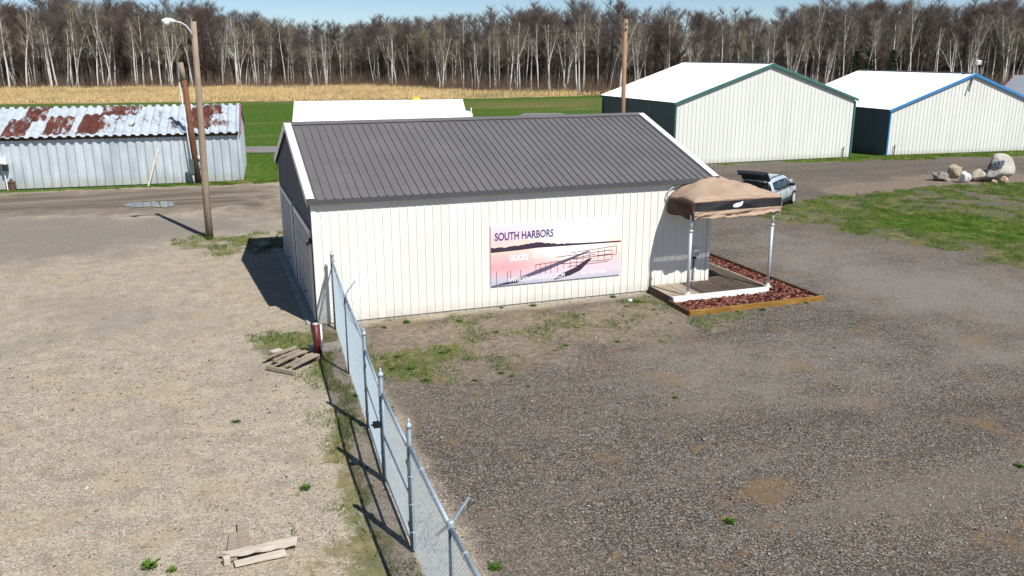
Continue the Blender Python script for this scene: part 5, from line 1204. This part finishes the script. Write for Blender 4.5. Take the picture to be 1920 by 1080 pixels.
# evergreens showing through on the right
def evergreen(p, H):
    t = thing('pine_tree', 'dark green conifer showing between the bare trees', 'tree', (p[0], p[1], 0), rnd.uniform(0, 6), 'conifers among the bare trees')
    tm = MB(); tm.tube([(p[0], p[1], -.2), (p[0], p[1], H)], [.18, .03], 7); tm.build('trunk', M['dark_bark'], t, True)
    cm = MB()
    for k in range(900):
        f = rnd.uniform(.12, 1); z = H*f; R_ = (1-f)*2.0+.15; dd_ = rdir(rnd.uniform(-.25, .1)); s = Vector((p[0], p[1], z))+dd_*R_*rnd.uniform(.1, .8); twig(cm, s, dd_+Vector((0, 0, rnd.uniform(-.4, .3))), rnd.uniform(.4, .8), 0.09)
    cm.build('crown', M['needle'], t)
M['needle'] = twig_mat('conifer_needles', (0.025, 0.034, 0.014), (0.055, 0.065, 0.026))
for px_, off in ((1600, 16), (1625, 20), (1668, 22)):
    d = ray(px_, 165); d = d[:2]/np.linalg.norm(d[:2]); p = CAM[:2]+d*(158+off); evergreen(p, rnd.uniform(6.5, 8.5))
# the deep wood behind, one mass
wood_m = twig_mat('deep_wood', (0.048, 0.040, 0.036), (0.102, 0.082, 0.072))
WV = []; WT = []; WC = []; nb_ = 0
protos = []
for q in by['dark']+by['red']:
    for me in (q[5], q[6]):
        pass
for q in by['dark']+by['red']+by['poplar'][:2]:
    vv = []; ff = []; b = 0
    for me in (q[5], q[6]):
        v = np.empty(len(me.vertices)*3, np.float32); me.vertices.foreach_get('co', v); v = v.reshape(-1, 3)
        me.calc_loop_triangles(); f = np.empty(len(me.loop_triangles)*3, np.int32); me.loop_triangles.foreach_get('vertices', f); ff.append(f.reshape(-1, 3)+b); vv.append(v); b += len(v)
    protos.append((np.concatenate(vv), np.concatenate(ff)))
k = 0; tries = 0
while k < 860 and tries < 20000:
    tries += 1; s = rnd.uniform(0, cum[-1]); off = 7 + 66*rnd.random()**1.05; p = along(s, off)
    if not in_view(p, .1): continue
    v, f = rnd.choice(protos); sc_ = rnd.uniform(.86, 1.12)*hmod(p)*(1+.0035*(off-9)); t = rnd.uniform(0, 6.28); c, sn = math.cos(t), math.sin(t)
    w_ = v*sc_; WV.append(np.stack([w_[:, 0]*c-w_[:, 1]*sn+p[0], w_[:, 0]*sn+w_[:, 1]*c+p[1], w_[:, 2]-.1], -1)); WT.append(f+nb_); nb_ += len(v); k += 1
stuff(link('woodland', raw_mesh('woodland', np.concatenate(WV), np.concatenate(WT)), wood_m))['label'] = 'dense bare brown wood filling in behind the birches'

# brush at the wood edge
def spikes(n, pos, hgt, wid, spread, seed):
    "n thin three-sided spikes: pos (n,2), hgt (n), all numpy"
    r = np.random.default_rng(seed); t = r.uniform(0, 6.283, n); lean = r.normal(0, spread, (n, 2)); z0 = pos[:, 2] if pos.shape[1] > 2 else np.zeros(n)
    b = np.stack([pos[:, 0], pos[:, 1], z0], -1); V = []
    for k in range(3):
        q = t+2.094*k; V.append(b+np.stack([np.cos(q)*wid, np.sin(q)*wid, np.zeros(n)-0.01], -1))
    V.append(b+np.stack([lean[:, 0]*hgt, lean[:, 1]*hgt, hgt], -1)); V = np.stack(V, 1).reshape(-1, 3); i = np.arange(n)*4
    T = np.concatenate([np.stack([i, i+1, i+3], -1), np.stack([i+1, i+2, i+3], -1), np.stack([i+2, i, i+3], -1)]); return V, T
BP = []
for k in range(4200):
    s = rnd.uniform(0, cum[-1]); p = along(s, rnd.gauss(2, 4) if k < 1700 else rnd.uniform(4, 45))
    if not in_view(p): continue
    for j in range(16): BP.append((p[0]+rnd.gauss(0, .7), p[1]+rnd.gauss(0, .7)))
BP = np.array(BP); hh = np.where(rng.random(len(BP)) < .35, rng.uniform(1.5, 4.5, len(BP)), np.clip(rng.normal(1.1, .5, len(BP)), .3, 3))
V_, T_2 = spikes(len(BP), BP, hh, np.full(len(BP), .03), .35, 5)
stuff(link('underbrush', raw_mesh('underbrush', V_, T_2), twig_mat('brush_twigs', (0.06, 0.042, 0.032), (0.15, 0.105, 0.068))))['label'] = 'brown brush tangle along the foot of the wood'
# dry meadow grass
xy = np.stack([rng.uniform(-75, 130, 130000), rng.uniform(100, 205, 130000)], -1)
ok = (samp(xy[:, 0], xy[:, 1], straw) > .6) & (samp(xy[:, 0], xy[:, 1], wood_) < .7)
dv = xy-CAM[:2]; az = np.arctan2(dv[:, 0], dv[:, 1]); ok &= (np.abs(az-0.3425) < .60); xy = xy[ok]
hh = np.clip(rng.normal(.55, .22, len(xy)), .12, 1.3)*(0.5+fbm(xy[:, 0], xy[:, 1], 6, 91))
V_, T_2 = spikes(len(xy), xy, hh, np.full(len(xy), .09), .4, 6)
a = NT('straw_blades'); sp1 = a.noise(a.geo(), .8, 4, .7).outputs[0]; sp2 = a.noise(a.mapping(a.geo(), (.05, .16, .1), (0, 0, .3)), 1.0, 4, .6).outputs[0]
stc_ = a.mix(a.smooth(sp2, .47, .66), a.ramp(sp1, [(0.3, (0.24, 0.165, 0.07)), (0.5, (0.44, 0.315, 0.15)), (0.7, (0.58, 0.45, 0.25))]), a.ramp(sp1, [(0.3, (0.10, 0.085, 0.04)), (0.5, (0.22, 0.18, 0.085)), (0.7, (0.36, 0.28, 0.15))]))
M['straw'] = a.done(stc_, .9, 0, .1)
stuff(link('dry_grass', raw_mesh('dry_grass', V_, T_2), M['straw']))['label'] = 'band of tall straw coloured grass before the wood'

# ------------------------------------------------------------------ NEAR GRASS, PEBBLES, WEEDS
def scatter_grass(n, lo, hi, fn, seed):
    r = np.random.default_rng(seed); xy = np.stack([r.uniform(lo[0], hi[0], n), r.uniform(lo[1], hi[1], n)], -1)
    den = fn(xy[:, 0], xy[:, 1]); return xy[r.random(n) < den]
def clumpy(x, y):
    g = samp(x, y, grass); return np.clip((g*1.05 + (fbm(x, y, 0.75, 55)-.5)*2.6 - .46)*2.6, 0, 1)*(g > .08)
def clear(xy):
    x, y = xy[:, 0], xy[:, 1]
    inside = ((x > -.25) & (x < 12.1) & (y > -.05) & (y < 9.9)) | ((x > 9.8) & (x < 14.5) & (y > -2.6) & (y < 3.8))
    return xy[~inside]
A1 = clear(scatter_grass(190000, (-8, -14), (16, 16), clumpy, 1)); A2 = scatter_grass(150000, (19, -4), (46, 15), lambda x, y: clumpy(x, y)*.8, 2)
A3 = scatter_grass(60000, (-14, 26.5), (3, 29.3), lambda x, y: clumpy(x, y)*.6, 3); A4 = scatter_grass(60000, (24, 22.5), (58, 26.3), lambda x, y: clumpy(x, y)*.6, 4)
xy = np.concatenate([A1, A2, A3, A4]); dist = np.hypot(xy[:, 0]-CAM[0], xy[:, 1]-CAM[1])
hh = np.clip(rng.normal(.07, .03, len(xy)), .02, .17)*(0.6+0.9*fbm(xy[:, 0], xy[:, 1], .6, 66)); wd = np.clip(.004+dist*.00022, .005, .02)
V_, T_2 = spikes(len(xy), xy, hh, wd, .7, 8)
a = NT('grass_blades'); n_ = a.noise(a.geo(), 1.1, 5, .7).outputs[0]
M['blades'] = a.done(a.ramp(n_, [(0.30, (0.020, 0.050, 0.006)), (0.46, (0.048, 0.100, 0.010)), (0.55, (0.10, 0.145, 0.022)), (0.63, (0.20, 0.175, 0.06)), (0.75, (0.34, 0.27, 0.13))]), .8, 0, .15)
stuff(link('grass', raw_mesh('grass', V_-np.array([0, 0, .01]), T_2), M['blades']))['label'] = 'short patchy spring grass over gravel and verge'
# pebbles
v8 = np.array([(1,0,0), (-1,0,0), (0,1,0), (0,-1,0), (0,0,.7), (0,0,-.7)], float); f8 = np.array([(0,2,4), (2,1,4), (1,3,4), (3,0,4), (2,0,5), (1,2,5), (3,1,5), (0,3,5)])
n = 22000; r = np.random.default_rng(12); pxy = np.stack([r.uniform(-9, 15, n), -14 + 15*r.random(n)**1.3], -1); pxy = pxy[~((pxy[:, 0] > 9.8) & (pxy[:, 0] < 14.5) & (pxy[:, 1] > -2.65))]; pxy = pxy[~((pxy[:, 0] > -.3) & (pxy[:, 1] > -.02))]; n = len(pxy)
szs = np.clip(r.lognormal(math.log(.0075), .5, n), .004, .045); ang = r.uniform(0, 6.28, n)
sv = v8[None]*(1+r.uniform(-.35, .35, (n, 6, 1)))*szs[:, None, None]*np.stack([r.uniform(.8, 1.4, n), np.ones(n), r.uniform(.6, 1, n)], -1)[:, None]
c, s = np.cos(ang)[:, None], np.sin(ang)[:, None]; vx = sv[..., 0]*c-sv[..., 1]*s; vy = sv[..., 0]*s+sv[..., 1]*c
PV = np.stack([vx+pxy[:, :1], vy+pxy[:, 1:], sv[..., 2]-.012], -1).reshape(-1, 3); PT = (f8[None]+(np.arange(n)*6)[:, None, None]).reshape(-1, 3)
pme = raw_mesh('pebbles', PV, PT); sh = r.random(n); cattr(pme, 'tone', [np.repeat(sh, 6)]*3)
a = NT('pebble_stone'); M['pebble'] = a.done(a.ramp(a.attr('tone').outputs['Fac'], [(0.0, (0.06, 0.05, 0.045)), (0.45, (0.20, 0.175, 0.15)), (0.85, (0.30, 0.27, 0.23)), (1.0, (0.66, 0.62, 0.56))]), .85, 0, .2)
stuff(link('pebbles', pme, M['pebble']))['label'] = 'scattered loose stones over the gravel yard'
# single weeds
M['weed'] = twig_mat('weed_leaves', (0.036, 0.090, 0.011), (0.095, 0.155, 0.026))
def weed(px_, py_, size, label):
    size *= rnd.uniform(.85, 1.1); g = G(px_, py_); mb = MB()
    for k in range(90):
        dd_ = rdir(rnd.uniform(.12, 1.1)).normalized(); L = size*rnd.uniform(.4, 1.0); p = Vector((rnd.gauss(0, size*.25), rnd.gauss(0, size*.25), -.01)); sd = dd_.cross(Vector((0, 0, 1))).normalized()*L*.16; m = p+dd_*L*.5; e = p+dd_*L-Vector((0, 0, L*.15)); u = Vector((0, 0, -L*.05))
        mb.add([p, m+sd, e, m-sd, m+u], [(0,1,4), (1,2,4), (2,3,4), (3,0,4), (0,3,1), (1,3,2)])
    o = mb.build('weed', M['weed']); o.location = (g[0], g[1], -0.015); tag(o, label, 'weed', 'green weeds growing in the gravel')
weed(280, 1060, .17, 'largest weed tuft left of the loose boards'); weed(322, 1068, .10, 'small weed tuft between the largest one and loose boards'); weed(572, 914, .12, 'weed tuft on pale gravel left of the gates'); weed(443, 789, .09, 'weed tuft on pale gravel below the broken pallet'); weed(928, 1062, .12, 'weed tuft right of the nearest fence stretch'); weed(1368, 976, .10, 'lone weed tuft in the dark gravel foreground')
weed(1158, 640, .11, 'weed tuft in gravel before the banner'); weed(1240, 639, .08, 'weed tuft in gravel between banner and mulch bed'); weed(862, 601, .12, 'weed at wall foot left of the banner'); weed(762, 603, .14, 'weed at wall foot nearest the fence'); weed(720, 613, .10, 'weed right behind the fence mesh at the wall'); weed(1258, 605, .09, 'weed just in front of the mulch bed corner')
weed(1488, 558, .16, 'bushy weed growing in the red wood chips'); weed(1430, 580, .12, 'weed against the yellow front timber, middle one'); weed(1512, 567, .10, 'weed against the yellow front timber, far end'); weed(1383, 583, .09, 'weed against the yellow front timber, nearest the deck post'); weed(1265, 744, .07, 'tiny weed in the middle of the dark gravel'); weed(1912, 872, .10, 'weed in gravel at the right edge'); weed(830, 660, .13, 'weed tuft right of the far fence stretch'); weed(770, 690, .12, 'weed tuft near the second fence cap'); weed(1095, 588, .07, 'small weed below the right part of banner'); weed(940, 698, .08, 'weed tuft on the brown soil patch'); weed(990, 722, .06, 'tiny weed at the rim of the brown soil patch'); weed(393, 447, .2, 'grass tuft at the foot of the lamp post'); weed(700, 785, .12, 'weed tuft in the gate shadow')

weed(940, 575, .10, 'weed at wall foot under the left edge of banner'); weed(1000, 572, .12, 'weed at wall foot under the middle of banner'); weed(930, 621, .09, 'weed in pale dirt before the left edge of banner'); weed(1062, 646, .08, 'weed in gravel before the middle of banner'); weed(1080, 613, .06, 'tiny dark weed before the right half of banner'); weed(890, 712, .09, 'weed between fence and the brown soil patch'); weed(960, 703, .08, 'leafy weed on the far rim of the brown soil patch'); weed(745, 668, .11, 'weed in the mossy patch nearest the second fence cap'); weed(800, 712, .12, 'weed at the lower rim of the mossy patch'); weed(735, 690, .10, 'weed at the fence side of the mossy patch'); weed(1195, 565, .14, 'weed cluster beside the white pipe stub'); weed(1150, 556, .12, 'weed between the white pipe stub and banner'); weed(1225, 580, .09, 'weed at the deck side of the white pipe stub'); weed(843, 655, .08, 'upper weed in the mossy patch'); weed(668, 740, .10, 'weed in shade left of the fence mesh')
